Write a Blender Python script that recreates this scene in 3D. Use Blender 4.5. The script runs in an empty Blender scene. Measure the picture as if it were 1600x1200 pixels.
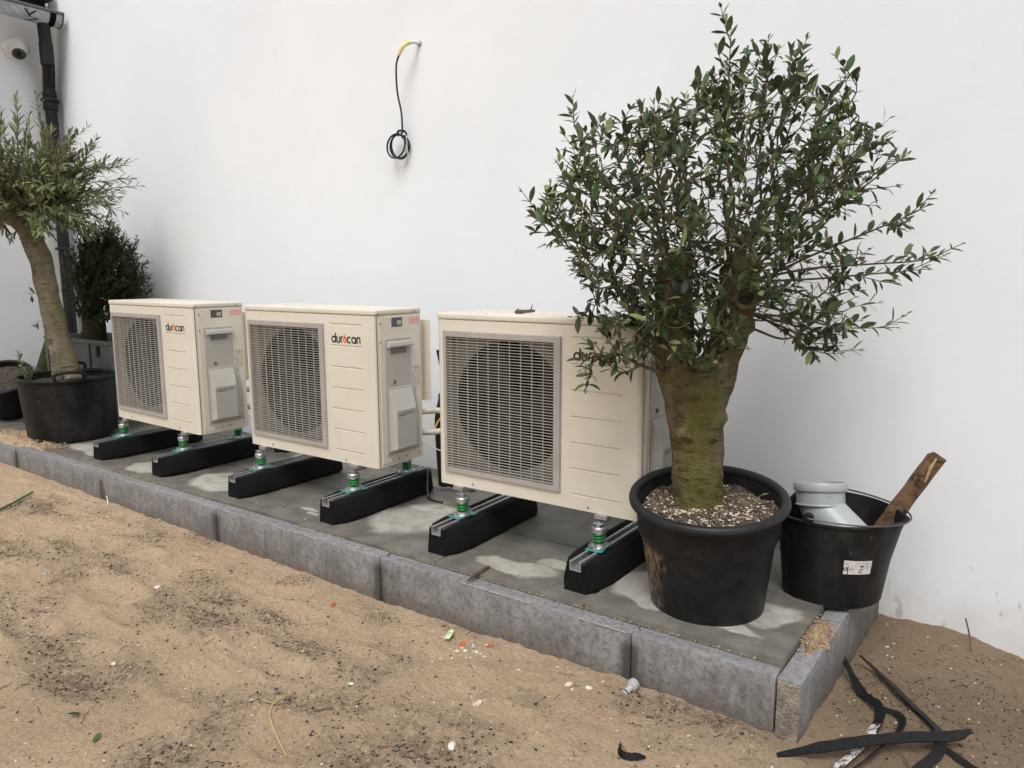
import bpy, bmesh, math, random
import numpy as np
from mathutils import Vector, Matrix
random.seed(7); rng = np.random.default_rng(11)
S = bpy.context.scene
COL = S.collection
R = math.radians

# ------------------------------------------------------------------ camera
YAW, PITCH, ROLL = 0.6063, -0.1528, -0.0023
cam_d = bpy.data.cameras.new('camera'); cam = bpy.data.objects.new('camera', cam_d); COL.objects.link(cam)
CAM = Vector((0.8446, -1.8107, 1.0255))
fw = Vector((-math.sin(YAW)*math.cos(PITCH), math.cos(YAW)*math.cos(PITCH), math.sin(PITCH)))
rt = Vector((math.cos(YAW), math.sin(YAW), 0)); up = rt.cross(fw)
c_, s_ = math.cos(ROLL), math.sin(ROLL)
rr, uu = c_*rt + s_*up, -s_*rt + c_*up
M = Matrix((rr, uu, -fw)).transposed().to_4x4(); M.translation = CAM
cam.matrix_world = M
cam_d.sensor_width = 36; cam_d.lens = 36*1147.3/1600
cam_d.clip_start = 0.02; cam_d.clip_end = 500
S.camera = cam

# ------------------------------------------------------------------ sky and sun (bright overcast)
SUN_EL, SUN_AZ = R(58), R(-20)           # azimuth measured from -Y towards +X
world = bpy.data.worlds.new('World'); S.world = world; world.use_nodes = True
nt = world.node_tree; nt.nodes.clear()
o_ = nt.nodes.new('ShaderNodeOutputWorld'); bg = nt.nodes.new('ShaderNodeBackground')
sky = nt.nodes.new('ShaderNodeTexSky'); sky.sky_type = 'NISHITA'; sky.sun_disc = False
sky.sun_elevation = SUN_EL; sky.sun_rotation = R(180) + SUN_AZ
sky.air_density = 1.0; sky.dust_density = 4.0; sky.ozone_density = 1.0
hs = nt.nodes.new('ShaderNodeHueSaturation'); hs.inputs['Saturation'].default_value = 0.26
nt.links.new(sky.outputs[0], hs.inputs['Color']); nt.links.new(hs.outputs[0], bg.inputs['Color'])
bg.inputs['Strength'].default_value = 0.110
nt.links.new(bg.outputs[0], o_.inputs[0])
sd = bpy.data.lights.new('sun', 'SUN'); sd.energy = 1.45; sd.angle = R(26); sd.color = (1, .985, .97)
sun = bpy.data.objects.new('sun', sd); COL.objects.link(sun)
sdir = Vector((math.sin(-SUN_AZ)*math.cos(SUN_EL)*1, -math.cos(SUN_AZ)*math.cos(SUN_EL), math.sin(SUN_EL)))
sun.rotation_euler = sdir.to_track_quat('Z', 'Y').to_euler()
S.view_settings.view_transform = 'Standard'; S.view_settings.look = 'None'
S.view_settings.exposure = 0.40; S.view_settings.gamma = 1; S.view_settings.use_curve_mapping = False

# ------------------------------------------------------------------ mesh helpers
class MB:
    def __init__(self): self.v, self.f, self.m = [], [], []
    def add(self, vs, fs, mi=0):
        n = len(self.v); self.v += [tuple(p) for p in vs]
        self.f += [tuple(i+n for i in f) for f in fs]; self.m += [mi]*len(fs)
    def box(self, a, b, mi=0, mat=None):
        (x0,y0,z0),(x1,y1,z1) = a, b
        vs = [(x0,y0,z0),(x1,y0,z0),(x1,y1,z0),(x0,y1,z0),(x0,y0,z1),(x1,y0,z1),(x1,y1,z1),(x0,y1,z1)]
        if mat: vs = [mat @ Vector(p) for p in vs]
        self.add(vs, [(0,3,2,1),(4,5,6,7),(0,1,5,4),(1,2,6,5),(2,3,7,6),(3,0,4,7)], mi)
    def prism(self, poly, z0, z1, mi=0, f=lambda x,y,z:(x,y,z)):
        n = len(poly)
        vs = [f(x,y,z0) for x,y in poly] + [f(x,y,z1) for x,y in poly]
        fs = [tuple(range(n-1,-1,-1)), tuple(range(n,2*n))] + [(i,(i+1)%n,n+(i+1)%n,n+i) for i in range(n)]
        self.add(vs, fs, mi)
    def tube(self, path, rad, n=8, mi=0, caps=True, flat=None):
        P = [Vector(p) for p in path]; k = len(P)
        rad = [float(q) for q in rad] if hasattr(rad,'__len__') else [float(rad)]*k
        T = []
        for i in range(k):
            t = (P[min(i+1,k-1)]-P[max(i-1,0)]); T.append(t.normalized() if t.length > 1e-9 else Vector((0,0,1)))
        N = T[0].orthogonal().normalized(); vs = []
        for i in range(k):
            N = (N - N.dot(T[i])*T[i]); N = N.normalized() if N.length > 1e-6 else T[i].orthogonal().normalized()
            B = T[i].cross(N)
            for j in range(n):
                a = 2*math.pi*j/n; vs.append(P[i] + rad[i]*(math.cos(a)*N + math.sin(a)*B))
        fs = [(i*n+j, i*n+(j+1)%n, (i+1)*n+(j+1)%n, (i+1)*n+j) for i in range(k-1) for j in range(n)]
        if caps: fs += [tuple(range(n-1,-1,-1)), tuple((k-1)*n+j for j in range(n))]
        self.add(vs, fs, mi)
    def lathe(self, prof, n=32, c=(0,0,0), mi=0, mat=None, rf=None, close=False):
        vs = []
        for r,z in prof:
            for j in range(n):
                a = 2*math.pi*j/n; q = r*(rf(a) if rf else 1)
                p = Vector((c[0]+q*math.cos(a), c[1]+q*math.sin(a), c[2]+z)); vs.append(mat@p if mat else p)
        k = len(prof)
        fs = [(i*n+j, i*n+(j+1)%n, (i+1)*n+(j+1)%n, (i+1)*n+j) for i in range(k-1) for j in range(n)]
        if prof[0][0] > 1e-6 and not close: fs.append(tuple(range(n-1,-1,-1)))
        if prof[-1][0] > 1e-6 and not close: fs.append(tuple((k-1)*n+j for j in range(n)))
        self.add(vs, fs, mi)
    def build(self, name, mat, parent=None, loc=(0,0,0), rot=(0,0,0), smooth=None, bevel=0, segs=2, bang=40):
        me = bpy.data.meshes.new(name); me.from_pydata([tuple(p) for p in self.v], [], self.f)
        mats = mat if isinstance(mat, (list, tuple)) else [mat]
        for m in mats: me.materials.append(m)
        if len(mats) > 1: me.polygons.foreach_set('material_index', self.m)
        if bevel:
            bm = bmesh.new(); bm.from_mesh(me); bmesh.ops.remove_doubles(bm, verts=bm.verts, dist=1e-6)
            es = [e for e in bm.edges if len(e.link_faces)==2 and e.calc_face_angle(0) > R(bang)]
            bmesh.ops.bevel(bm, geom=es, offset=bevel, segments=segs, profile=.5, affect='EDGES', clamp_overlap=True)
            bm.to_mesh(me); bm.free()
        if smooth is not None:
            me.polygons.foreach_set('use_smooth', [True]*len(me.polygons)); me.set_sharp_from_angle(angle=R(smooth))
        me.update()
        return link(name, me, parent, loc, rot)
def link(name, me, parent=None, loc=(0,0,0), rot=(0,0,0)):
    o = bpy.data.objects.new(name, me); COL.objects.link(o)
    o.location = loc; o.rotation_euler = rot
    if parent: o.parent = parent
    return o
def tag(o, label=None, cat=None, group=None, kind=None):
    if label: o['label'] = label
    if cat: o['category'] = cat
    if group: o['group'] = group
    if kind: o['kind'] = kind
    return o
def thing(name, label, cat, loc=(0,0,0), rz=0, group=None):
    o = bpy.data.objects.new(name, None); COL.objects.link(o); o.empty_display_size = .1
    o.location = loc; o.rotation_euler = (0,0,rz)
    return tag(o, label, cat, group)
def dup(src, loc=None, rz=None, label=None):
    def rec(o, par):
        c = o.copy(); COL.objects.link(c)
        if par: c.parent = par
        for ch in o.children: rec(ch, c)
        return c
    r = rec(src, None)
    if loc is not None: r.location = loc
    if rz is not None: r.rotation_euler = (0,0,rz)
    if label: r['label'] = label
    return r
def arc_path(pts, n=24):
    """Catmull-Rom through the points"""
    P = [Vector(p) for p in pts]; P = [2*P[0]-P[1]] + P + [2*P[-1]-P[-2]]; out = []
    segs = len(P)-3; per = max(2, n//segs)
    for i in range(segs):
        a,b,c,d = P[i:i+4]
        for j in range(per):
            t = j/per
            out.append(.5*((2*b)+(c-a)*t+(2*a-5*b+4*c-d)*t*t+(3*b-a-3*c+d)*t**3))
    out.append(P[-2]); return out

# numpy gradient noise, used for relief
_perm = rng.permutation(512); _ang = rng.random(512)*2*np.pi
def noise2(x, y):
    xi, yi = np.floor(x).astype(int), np.floor(y).astype(int); xf, yf = x-xi, y-yi
    def g(ix, iy):
        h = _perm[(_perm[ix & 511] + iy) & 511]; a = _ang[h]; return np.cos(a), np.sin(a)
    def dot(ix, iy, fx, fy):
        a,b = g(ix,iy); return a*fx+b*fy
    u, v = xf*xf*xf*(xf*(xf*6-15)+10), yf*yf*yf*(yf*(yf*6-15)+10)
    n00, n10 = dot(xi,yi,xf,yf), dot(xi+1,yi,xf-1,yf); n01, n11 = dot(xi,yi+1,xf,yf-1), dot(xi+1,yi+1,xf-1,yf-1)
    return (n00*(1-u)+n10*u)*(1-v) + (n01*(1-u)+n11*u)*v
def fbm(x, y, o=4):
    s = 0; a = 1
    for i in range(o): s = s + a*noise2(x*2**i+17*i, y*2**i-9*i); a *= .5
    return s

# ------------------------------------------------------------------ materials
class NT:
    def __init__(self, name):
        self.m = bpy.data.materials.new(name); self.m.use_nodes = True
        self.t = self.m.node_tree; self.b = self.t.nodes['Principled BSDF']
        self.tc = self.t.nodes.new('ShaderNodeTexCoord')
    def n(self, typ, **kw):
        nd = self.t.nodes.new(typ)
        for k,v in kw.items(): setattr(nd, k, v)
        return nd
    def l(self, a, b): self.t.links.new(a, b)
    def co(self, scale=(1,1,1), rot=(0,0,0), src='Object'):
        mp = self.n('ShaderNodeMapping'); mp.inputs['Scale'].default_value = scale; mp.inputs['Rotation'].default_value = rot
        self.l(self.tc.outputs[src], mp.inputs[0]); return mp.outputs[0]
    def noise(self, scale, detail=4, rough=.55, co=None, dist=0):
        nd = self.n('ShaderNodeTexNoise'); nd.inputs['Scale'].default_value = scale
        nd.inputs['Detail'].default_value = detail; nd.inputs['Roughness'].default_value = rough; nd.inputs['Distortion'].default_value = dist
        self.l(co if co is not None else self.tc.outputs['Object'], nd.inputs['Vector']); return nd.outputs['Fac']
    def ramp(self, fac, a, b):
        nd = self.n('ShaderNodeMapRange'); nd.inputs['From Min'].default_value = a; nd.inputs['From Max'].default_value = b
        nd.interpolation_type = 'SMOOTHSTEP'
        self.l(fac, nd.inputs['Value']); return nd.outputs[0]
    def mix(self, fac, a, b, mode='MIX'):
        nd = self.n('ShaderNodeMix', data_type='RGBA', blend_type=mode)
        for s,v in ((nd.inputs[0],fac),(nd.inputs[6],a),(nd.inputs[7],b)):
            if isinstance(v,(int,float)): s.default_value = v
            elif isinstance(v,(tuple,list)): s.default_value = (*v,1) if len(v)==3 else v
            else: self.l(v, s)
        return nd.outputs[2]
    def math(self, op, a, b=None):
        nd = self.n('ShaderNodeMath', operation=op)
        for s,v in zip(nd.inputs,(a,b)):
            if v is None: continue
            if isinstance(v,(int,float)): s.default_value = v
            else: self.l(v, s)
        return nd.outputs[0]
    def bump(self, h, strength=.3, dist=.01):
        nd = self.n('ShaderNodeBump'); nd.inputs['Strength'].default_value = strength; nd.inputs['Distance'].default_value = dist
        self.l(h, nd.inputs['Height']); self.l(nd.outputs[0], self.b.inputs['Normal'])
    def base(self, c):
        if isinstance(c,(tuple,list)): self.b.inputs['Base Color'].default_value = (*c,1)
        else: self.l(c, self.b.inputs['Base Color'])
    def rough(self, r):
        if isinstance(r,(int,float)): self.b.inputs['Roughness'].default_value = r
        else: self.l(r, self.b.inputs['Roughness'])
def simple(name, c, rough=.5, metal=0, var=.12, scale=30, bump=0, bs=200, spec=None, dirt=None, speck=None):
    t = NT(name); f = t.noise(scale, 4)
    d = tuple(x*(1-var) for x in c); e = tuple(min(1,x*(1+var)) for x in c)
    col = t.mix(t.ramp(f,.3,.7), d, e)
    if dirt:
        dc, ds, lo, hi = dirt
        col = t.mix(t.ramp(t.noise(ds,6,.65),lo,hi), col, dc)
    if speck:
        col = t.mix(t.math('MULTIPLY',t.ramp(t.noise(speck,3,.6,t.co((1,1,.6))),.715,.74),.55), col, (.34,.33,.31)); col = t.mix(t.math('MULTIPLY',t.ramp(t.noise(7,6,.7,t.co((1,1,.5))),.45,.75),.45), col, (.06,.058,.054))
    t.base(col)
    t.l(t.math('ADD', t.math('MULTIPLY', f, .2), rough-.1), t.b.inputs['Roughness'])
    t.b.inputs['Metallic'].default_value = metal
    if spec is not None: t.b.inputs['Specular IOR Level'].default_value = spec
    if bump: t.bump(t.noise(bs,3), bump, .003)
    return t.m

# white render wall
t = NT('white_render')
f = t.noise(1.3,5,.5); col = t.mix(t.ramp(f,.3,.75),(.75,.775,.80),(.795,.815,.835))
sm = t.noise(5,6,.7,t.co((1,1,.35))); col = t.mix(t.math('MULTIPLY',t.ramp(sm,.63,.8),.22), col, (.52,.52,.50))
sp = t.noise(60,2,.5,t.co((1,1,.5))); col = t.mix(t.math('MULTIPLY',t.ramp(sp,.77,.82),.35), col, (.3,.29,.27))
geo = t.n('ShaderNodeSeparateXYZ'); t.l(t.tc.outputs['Object'], geo.inputs[0])
low = t.math('ADD', geo.outputs[2], t.math('MULTIPLY', t.math('SUBTRACT', t.noise(9,6,.7), .5), .35))
splash = t.ramp(low, .02, -.25); col = t.mix(t.math('MULTIPLY',splash,.45), col, (.50,.46,.40))
tr_ = t.noise(3.5,5,.6,t.co((1,1,2.2),(0,.35,0)),dist=1.2); col = t.mix(t.math('MULTIPLY',t.ramp(tr_,.50,.66),.07), col, (.66,.665,.67))
scu = t.noise(22,4,.7,t.co((1,1,.45),(0,.5,0))); lowz = t.ramp(geo.outputs[2], .35, -.1)
col = t.mix(t.math('MULTIPLY', t.math('MULTIPLY',t.ramp(scu,.62,.70), lowz), .6), col, (.36,.33,.29))
t.base(col); t.rough(.85); t.bump(t.math('ADD', t.noise(260,3), t.math('ADD', t.math('MULTIPLY', t.noise(6,3), 3), t.math('MULTIPLY', tr_, 1.2))), .11, .004); M_WALL = t.m
# sand
t = NT('sand')
big = t.noise(2.2,5,.6); col = t.mix(t.ramp(big,.35,.68),(.90,.675,.46),(.79,.585,.39))
fine = t.noise(70,7,.75); col = t.mix(t.math('MULTIPLY',t.ramp(fine,.44,.68),.45), col, (.44,.315,.20))
gr = t.noise(420,3,.6); col = t.mix(t.math('MULTIPLY',t.ramp(gr,.52,.70),.55), col, (.15,.105,.07))
g2 = t.noise(500,2,.6,t.co((1,1,1),(1,2,3))); col = t.mix(t.math('MULTIPLY',t.ramp(g2,.60,.74),.65), col, (.72,.58,.41))
g3 = t.noise(170,5,.8,t.co((1,1,1),(0,0,.7))); col = t.mix(t.math('MULTIPLY',t.ramp(g3,.58,.68),.6), col, (.13,.09,.06))
g4 = t.noise(26,6,.75); col = t.mix(t.math('MULTIPLY',t.ramp(g4,.54,.70),.28), col, (.47,.335,.21))
g5 = t.noise(105,6,.85,t.co((1,1,1),(0,0,1.9))); pz = t.ramp(t.noise(3.3,5,.65,t.co((1,1,1),(0,0,.4))),.36,.62); col = t.mix(t.math('MULTIPLY', t.math('MULTIPLY',t.ramp(g5,.53,.62),.72), t.math('ADD', t.math('MULTIPLY',pz,.75), .25)), col, (.20,.14,.09))
g6 = t.noise(140,5,.8,t.co((1,1,1),(0,0,2.6))); col = t.mix(t.math('MULTIPLY',t.ramp(g6,.60,.68),.5), col, (.88,.74,.56))
at_ = t.n('ShaderNodeAttribute'); at_.attribute_name = 'humus'
hm = t.math('MULTIPLY', at_.outputs['Fac'], t.ramp(t.noise(45,6,.75),.34,.6)); col = t.mix(t.math('MULTIPLY',hm,.85), col, (.075,.055,.042))
sx = t.n('ShaderNodeSeparateXYZ'); t.l(t.tc.outputs['Object'], sx.inputs[0])
dampx = t.ramp(t.math('ADD', sx.outputs[0], t.math('MULTIPLY', sx.outputs[1], .55)), .1, .75); col = t.mix(t.math('MULTIPLY',dampx,.68), col, (.22,.158,.10))
t.base(col); t.rough(.95); t.b.inputs['Specular IOR Level'].default_value = .15
t.bump(t.math('ADD', t.noise(330,4,.7), t.math('MULTIPLY', t.noise(80,6,.75), 2.6)), 1.0, .010); M_SAND = t.m
# kerb concrete
t = NT('kerb_concrete')
f = t.noise(7,6,.65); col = t.mix(t.ramp(f,.3,.7),(.16,.153,.148),(.30,.293,.287))
st = t.noise(7,6,.75,t.co((3.2,3.2,.7))); col = t.mix(t.math('MULTIPLY',t.ramp(st,.45,.68),.55), col, (.090,.082,.074))
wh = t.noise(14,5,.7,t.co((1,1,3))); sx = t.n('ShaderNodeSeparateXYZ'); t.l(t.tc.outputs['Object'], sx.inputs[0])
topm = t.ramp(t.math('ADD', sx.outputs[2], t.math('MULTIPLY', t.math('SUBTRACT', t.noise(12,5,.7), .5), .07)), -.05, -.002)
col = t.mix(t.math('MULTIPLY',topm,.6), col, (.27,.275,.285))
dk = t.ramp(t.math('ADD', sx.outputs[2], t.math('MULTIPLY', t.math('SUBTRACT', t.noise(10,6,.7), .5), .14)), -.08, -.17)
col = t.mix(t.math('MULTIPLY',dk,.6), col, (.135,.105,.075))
mo = t.noise(48,6,.8); col = t.mix(t.math('MULTIPLY',t.ramp(mo,.45,.62),.55), col, (.075,.068,.060)); mo2 = t.noise(60,6,.8,t.co((1,1,1),(.5,1,0))); col = t.mix(t.math('MULTIPLY',t.ramp(mo2,.54,.68),.5), col, (.30,.29,.275))
pt = t.noise(110,3,.6); col = t.mix(t.math('MULTIPLY',t.ramp(pt,.66,.74),.7), col, (.05,.045,.04))
pw = t.noise(130,2,.6,t.co((1,1,1),(2,1,0))); col = t.mix(t.math('MULTIPLY',t.ramp(pw,.70,.78),.6), col, (.5,.49,.47))
# dark damp streaks beside the joints, every metre
fr = t.math('FRACT', t.math('ADD', sx.outputs[0], 100.0)); dj = t.math('ABSOLUTE', t.math('SUBTRACT', fr, .5))
jm = t.math('MULTIPLY', t.ramp(t.math('ADD', dj, t.math('MULTIPLY', t.math('SUBTRACT', t.noise(20,4,.6,t.co((1,1,.3))), .5), .05)), .455, .495), t.ramp(sx.outputs[2], -.01, -.05))
col = t.mix(t.math('MULTIPLY',jm,.9), col, (.045,.040,.032))
t.base(col); t.rough(.8); t.bump(t.math('ADD', t.noise(230,4,.7), t.math('MULTIPLY',t.noise(40,5,.7),1.8)), .6, .005); M_KERB = t.m
# chipped pale arris and aggregate end
M_CHIP = simple('chipped_concrete',(.45,.45,.44),.8,var=.25,scale=60,bump=.3)
t = NT('cut_concrete')
vo = t.n('ShaderNodeTexVoronoi'); vo.inputs['Scale'].default_value = 130; t.l(t.tc.outputs['Object'], vo.inputs['Vector'])
col = t.mix(t.ramp(t.noise(18,5,.7),.35,.7),(.15,.125,.10),(.34,.30,.25)); col = t.mix(t.math('MULTIPLY',t.ramp(vo.outputs['Distance'],.35,.05),.6), col, (.45,.40,.33))
t.base(col); t.rough(.85); t.bump(t.math('ADD', vo.outputs['Distance'], t.noise(200,4)), .6, .004); M_CUT = t.m
# wet paving with dry patches
t = NT('damp_paving')
wp = t.n('ShaderNodeTexNoise'); wp.inputs['Scale'].default_value = 6; wp.inputs['Detail'].default_value = 6; t.l(t.tc.outputs['Object'], wp.inputs['Vector'])
sub = t.n('ShaderNodeVectorMath', operation='SUBTRACT'); t.l(wp.outputs['Color'], sub.inputs[0]); sub.inputs[1].default_value = (.5,.5,.5)
scl = t.n('ShaderNodeVectorMath', operation='SCALE'); t.l(sub.outputs[0], scl.inputs[0]); scl.inputs['Scale'].default_value = .16
wadd = t.n('ShaderNodeVectorMath', operation='ADD'); t.l(t.tc.outputs['Object'], wadd.inputs[0]); t.l(scl.outputs[0], wadd.inputs[1])
dry = None
for (x,y,rx,ry) in [(-3.50,.24,.26,.10),(-2.87,.22,.15,.10),(-2.30,.25,.19,.14),(-1.62,.20,.05,.015),(-1.57,.165,.04,.013),(-1.17,.36,.17,.20),(-1.10,.50,.16,.07),
                    (-.53,.195,.16,.055),(-.38,.28,.10,.05),(-.06,.27,.15,.12),(.12,.155,.2,.03),(.30,.30,.10,.10),(-2.0,.8,.5,.12),(-1.45,.83,.2,.07)]:
    mp = t.n('ShaderNodeVectorMath', operation='SUBTRACT'); t.l(wadd.outputs[0], mp.inputs[0]); mp.inputs[1].default_value = (x,y,0)
    m2 = t.n('ShaderNodeVectorMath', operation='MULTIPLY'); t.l(mp.outputs[0], m2.inputs[0]); m2.inputs[1].default_value = (1/rx,1/ry,0)
    ln = t.n('ShaderNodeVectorMath', operation='LENGTH'); t.l(m2.outputs[0], ln.inputs[0])
    v = t.ramp(ln.outputs['Value'], 1.12, .84); dry = v if dry is None else t.math('MAXIMUM', dry, v)
f = t.noise(11,6,.65); wet = t.mix(t.ramp(f,.3,.7),(.100,.094,.080),(.172,.163,.140))
dr = t.mix(t.ramp(t.noise(16,6,.7),.3,.7),(.29,.275,.24),(.42,.40,.35))
col = t.mix(t.math('MULTIPLY', t.math('MULTIPLY', dry, t.ramp(t.noise(9,6,.7),.18,.5)), .95), wet, dr)
grit = t.noise(240,3,.6); col = t.mix(t.math('MULTIPLY',t.ramp(grit,.62,.75),.5), col, (.06,.055,.05))
t.base(col); t.l(t.math('ADD', t.math('MULTIPLY', dry, .3), .5), t.b.inputs['Roughness'])
t.bump(t.math('ADD', t.noise(200,4,.7), t.math('MULTIPLY',t.noise(25,4),1.5)), .18, .003); M_PAVE = t.m

M_CREAM = simple('cream_paint',(.615,.565,.455),.42,var=.035,scale=5,bump=.02,bs=500,dirt=((.42,.37,.28),3,.62,.85))
t = NT('cream_casing'); oi = t.n('ShaderNodeObjectInfo')
def n4(sc,co=None,dt=5):
    nd = t.n('ShaderNodeTexNoise'); nd.noise_dimensions='4D'; nd.inputs['Scale'].default_value=sc; nd.inputs['Detail'].default_value=dt; nd.inputs['Roughness'].default_value=.65
    t.l(co if co is not None else t.tc.outputs['Object'], nd.inputs['Vector']); t.l(t.math('MULTIPLY',oi.outputs['Random'],20), nd.inputs['W']); return nd.outputs['Fac']
col = t.mix(t.ramp(n4(4),.3,.7),(.62,.575,.475),(.66,.615,.515))
col = t.mix(t.math('MULTIPLY',t.ramp(n4(3.2),.50,.78),.35), col, (.47,.42,.33))
col = t.mix(t.math('MULTIPLY',t.ramp(n4(9,t.co((1,1,.15))),.60,.76),.25), col, (.44,.40,.32))
col = t.mix(t.math('MULTIPLY',t.ramp(n4(120),.70,.76),.4), col, (.30,.26,.20))
t.base(col); t.rough(.42); t.bump(t.noise(2.5,3), .06, .02); M_CREAM = t.m
M_TAUPE = simple('taupe_plastic',(.36,.33,.30),.5,var=.06,scale=12)
M_SHROUD = simple('shroud_cream_shaded',(.155,.142,.122),.7,var=.1,scale=10)  # cream plate, its colour darkened to paint in the shade behind the slats
M_SLAT = simple('pale_slat',(.47,.45,.395),.45,var=.05,scale=12)
M_GREYP = simple('light_grey_plastic',(.40,.385,.35),.5,var=.04,scale=8)
M_DKSLOT = simple('dark_slot',(.16,.155,.145),.6)
M_BLACK = simple('black_void',(.004,.004,.004),.8,spec=.1)
M_FAN = simple('dark_fan',(.012,.012,.013),.6,spec=.2)
M_COIL = simple('coil_fins',(.02,.02,.02),.5,metal=.3)
M_INK = simple('black_ink',(.008,.008,.010),.45)
M_FLAME = simple('orange_ink',(.80,.10,.025),.4); M_FLAMEC = simple('yellow_ink',(.95,.45,.15),.4)
M_PINK = simple('pink_sticker',(.72,.36,.32),.5,var=.2,scale=180)
M_GLASS = simple('window_dark',(.07,.075,.085),.2); M_GREYL = simple('grey_print',(.36,.335,.28),.5)
M_STEEL = simple('galvanised_steel',(.50,.52,.53),.34,metal=.85,var=.2,scale=60,bump=.05)
M_ALU = simple('alu_rail',(.47,.48,.48),.38,metal=.7,var=.1)
M_SPRING = simple('green_spring',(.012,.20,.045),.35,var=.2); M_TEAL = simple('teal_gasket',(.03,.27,.22),.5)
M_RUBBER = simple('granulate_rubber',(.0085,.0085,.009),.9,var=.4,scale=160,bump=.9,bs=150,spec=.15)
M_POT = simple('black_pot_plastic',(.013,.014,.015),.5,var=.25,scale=20,bump=.12,bs=150,spec=.3,dirt=((.20,.15,.10),9,.66,.82))
M_POT2 = simple('black_tub_plastic',(.0055,.006,.0066),.5,var=.25,scale=16,bump=.08,bs=120,spec=.25,dirt=((.12,.10,.08),10,.70,.84),speck=34)
t = NT('muddy_pot_plastic')
sx = t.n('ShaderNodeSeparateXYZ'); t.l(t.tc.outputs['Object'], sx.inputs[0])
f = t.noise(22,5,.6); col = t.mix(t.ramp(f,.3,.7),(.008,.0085,.009),(.017,.0175,.0185))
side = t.ramp(t.math('ADD', t.math('ADD', t.math('MULTIPLY', sx.outputs[0], .92), t.math('MULTIPLY', sx.outputs[1], .40)), t.math('MULTIPLY', t.math('SUBTRACT',t.noise(26,6,.75),.5), .16)), -.12, -.18)
col = t.mix(t.math('MULTIPLY', t.math('MULTIPLY', side, t.ramp(t.noise(90,4,.7,t.co((1,1,.35))),.42,.56)), t.ramp(sx.outputs[2],.28,.2)), col, (.30,.21,.13))
sm = t.noise(16,6,.75); col = t.mix(t.math('MULTIPLY',t.ramp(sm,.64,.78),.5), col, (.22,.17,.12))
scr = t.noise(40,3,.7,t.co((1,1,5),(0,.4,0))); col = t.mix(t.math('MULTIPLY',t.ramp(scr,.66,.72),.35), col, (.17,.17,.165))
t.base(col); t.l(t.math('ADD', t.math('MULTIPLY', f, .25), .38), t.b.inputs['Roughness']); t.bump(t.noise(140,4,.6), .2, .003); t.b.inputs['Specular IOR Level'].default_value = .25; M_POTM = t.m
M_BUCKET = simple('black_bucket_plastic',(.007,.0072,.0078),.48,var=.25,scale=14,bump=.1,bs=100,spec=.25,dirt=((.13,.11,.085),12,.66,.76),speck=48)
M_PVC = simple('grey_pvc',(.335,.355,.365),.38,var=.06,scale=9,dirt=((.22,.21,.19),8,.66,.85))
M_WIRE = simple('handle_wire',(.10,.10,.10),.4,metal=.6)
M_DPIPE = simple('anthracite_pipe',(.010,.011,.012),.45,var=.15,scale=8,spec=.3)
t = NT('wrapped_zinc'); w = t.n('ShaderNodeTexWave'); w.wave_type='BANDS'; w.bands_direction='DIAGONAL'; w.inputs['Scale'].default_value = 9; w.inputs['Distortion'].default_value = .4
t.l(t.tc.outputs['Object'], w.inputs['Vector']); col = t.mix(t.ramp(w.outputs['Fac'],.90,.99),(.42,.46,.50),(.22,.25,.28)); col = t.mix(t.ramp(t.noise(9,4),.35,.7),col,(.32,.35,.38))
t.base(col); t.rough(.4); t.bump(t.noise(25,4), .3, .01); M_FOIL = t.m
M_ZINC = simple('dark_zinc',(.10,.115,.115),.45,metal=.3); M_ROOF = simple('roof_edge',(.010,.010,.011),.7)
M_WHITE = simple('white_plastic',(.72,.72,.71),.35,var=.03); M_LENS = simple('lens',(.006,.006,.007),.12)
M_YELLOW = simple('pale_yellow_sleeve',(.72,.62,.28),.5); M_CABLE = simple('black_cable',(.015,.015,.016),.45)
M_FOAM = simple('black_insulation',(.010,.010,.011),.9,bump=.3); M_CONDUIT = simple('off_white_conduit',(.50,.47,.40),.5)
M_EARTH = simple('yellow_wire',(.72,.40,.03),.4)
M_PAPER = simple('paper_sticker',(.66,.64,.60),.6,var=.10,scale=70,dirt=((.42,.34,.25),35,.60,.75))
M_STRAP = simple('black_rubber_strip',(.008,.008,.0085),.6,var=.4,scale=50,spec=.25,dirt=((.12,.09,.065),25,.62,.80))
t = NT('worn_strip'); f = t.noise(45,5,.75); t.base(t.mix(t.ramp(f,.46,.54),(.035,.033,.031),(.66,.65,.62))); t.rough(.6); M_WORN = t.m
M_CRATE = simple('weathered_grey_plastic',(.085,.09,.09),.6,var=.2,scale=7,dirt=((.15,.15,.14),5,.55,.8))
M_TERRA = simple('terracotta',(.48,.13,.05),.8,var=.25,scale=80); M_STONE = simple('pale_stone',(.66,.60,.51),.7,var=.12,scale=90,bump=.2)
M_STONE2 = simple('pinkish_stone',(.58,.47,.38),.75,var=.15,scale=90,bump=.2); M_GSTONE = simple('grey_stone',(.30,.29,.26),.8,var=.2,scale=70)
M_CRUMB = simple('dark_humus_crumbs',(.030,.024,.019),.95,var=.5,scale=100)
M_SHELL = simple('white_chips',(.62,.57,.47),.7,var=.25,scale=200); M_TWIG = simple('dry_twig',(.09,.065,.045),.9,var=.3,scale=40)
M_STRAW = simple('straw',(.50,.34,.14),.8); M_GREENST = simple('green_stalk',(.06,.15,.06),.7); M_WRAP = simple('green_wrapper',(.45,.55,.30),.4,var=.4,scale=60)
M_GREYCON = simple('grey_fitting',(.40,.40,.385),.45)
M_SOIL = simple('dark_soil',(.045,.035,.026),.95,var=.5,scale=45,bump=1.0,bs=60,dirt=((.12,.09,.06),20,.5,.7))
M_PERL = simple('pale_soil_chips',(.50,.44,.35),.85,var=.3,scale=200); M_SOILCH = simple('brown_soil_chips',(.16,.115,.075),.9,var=.4,scale=200)
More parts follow.
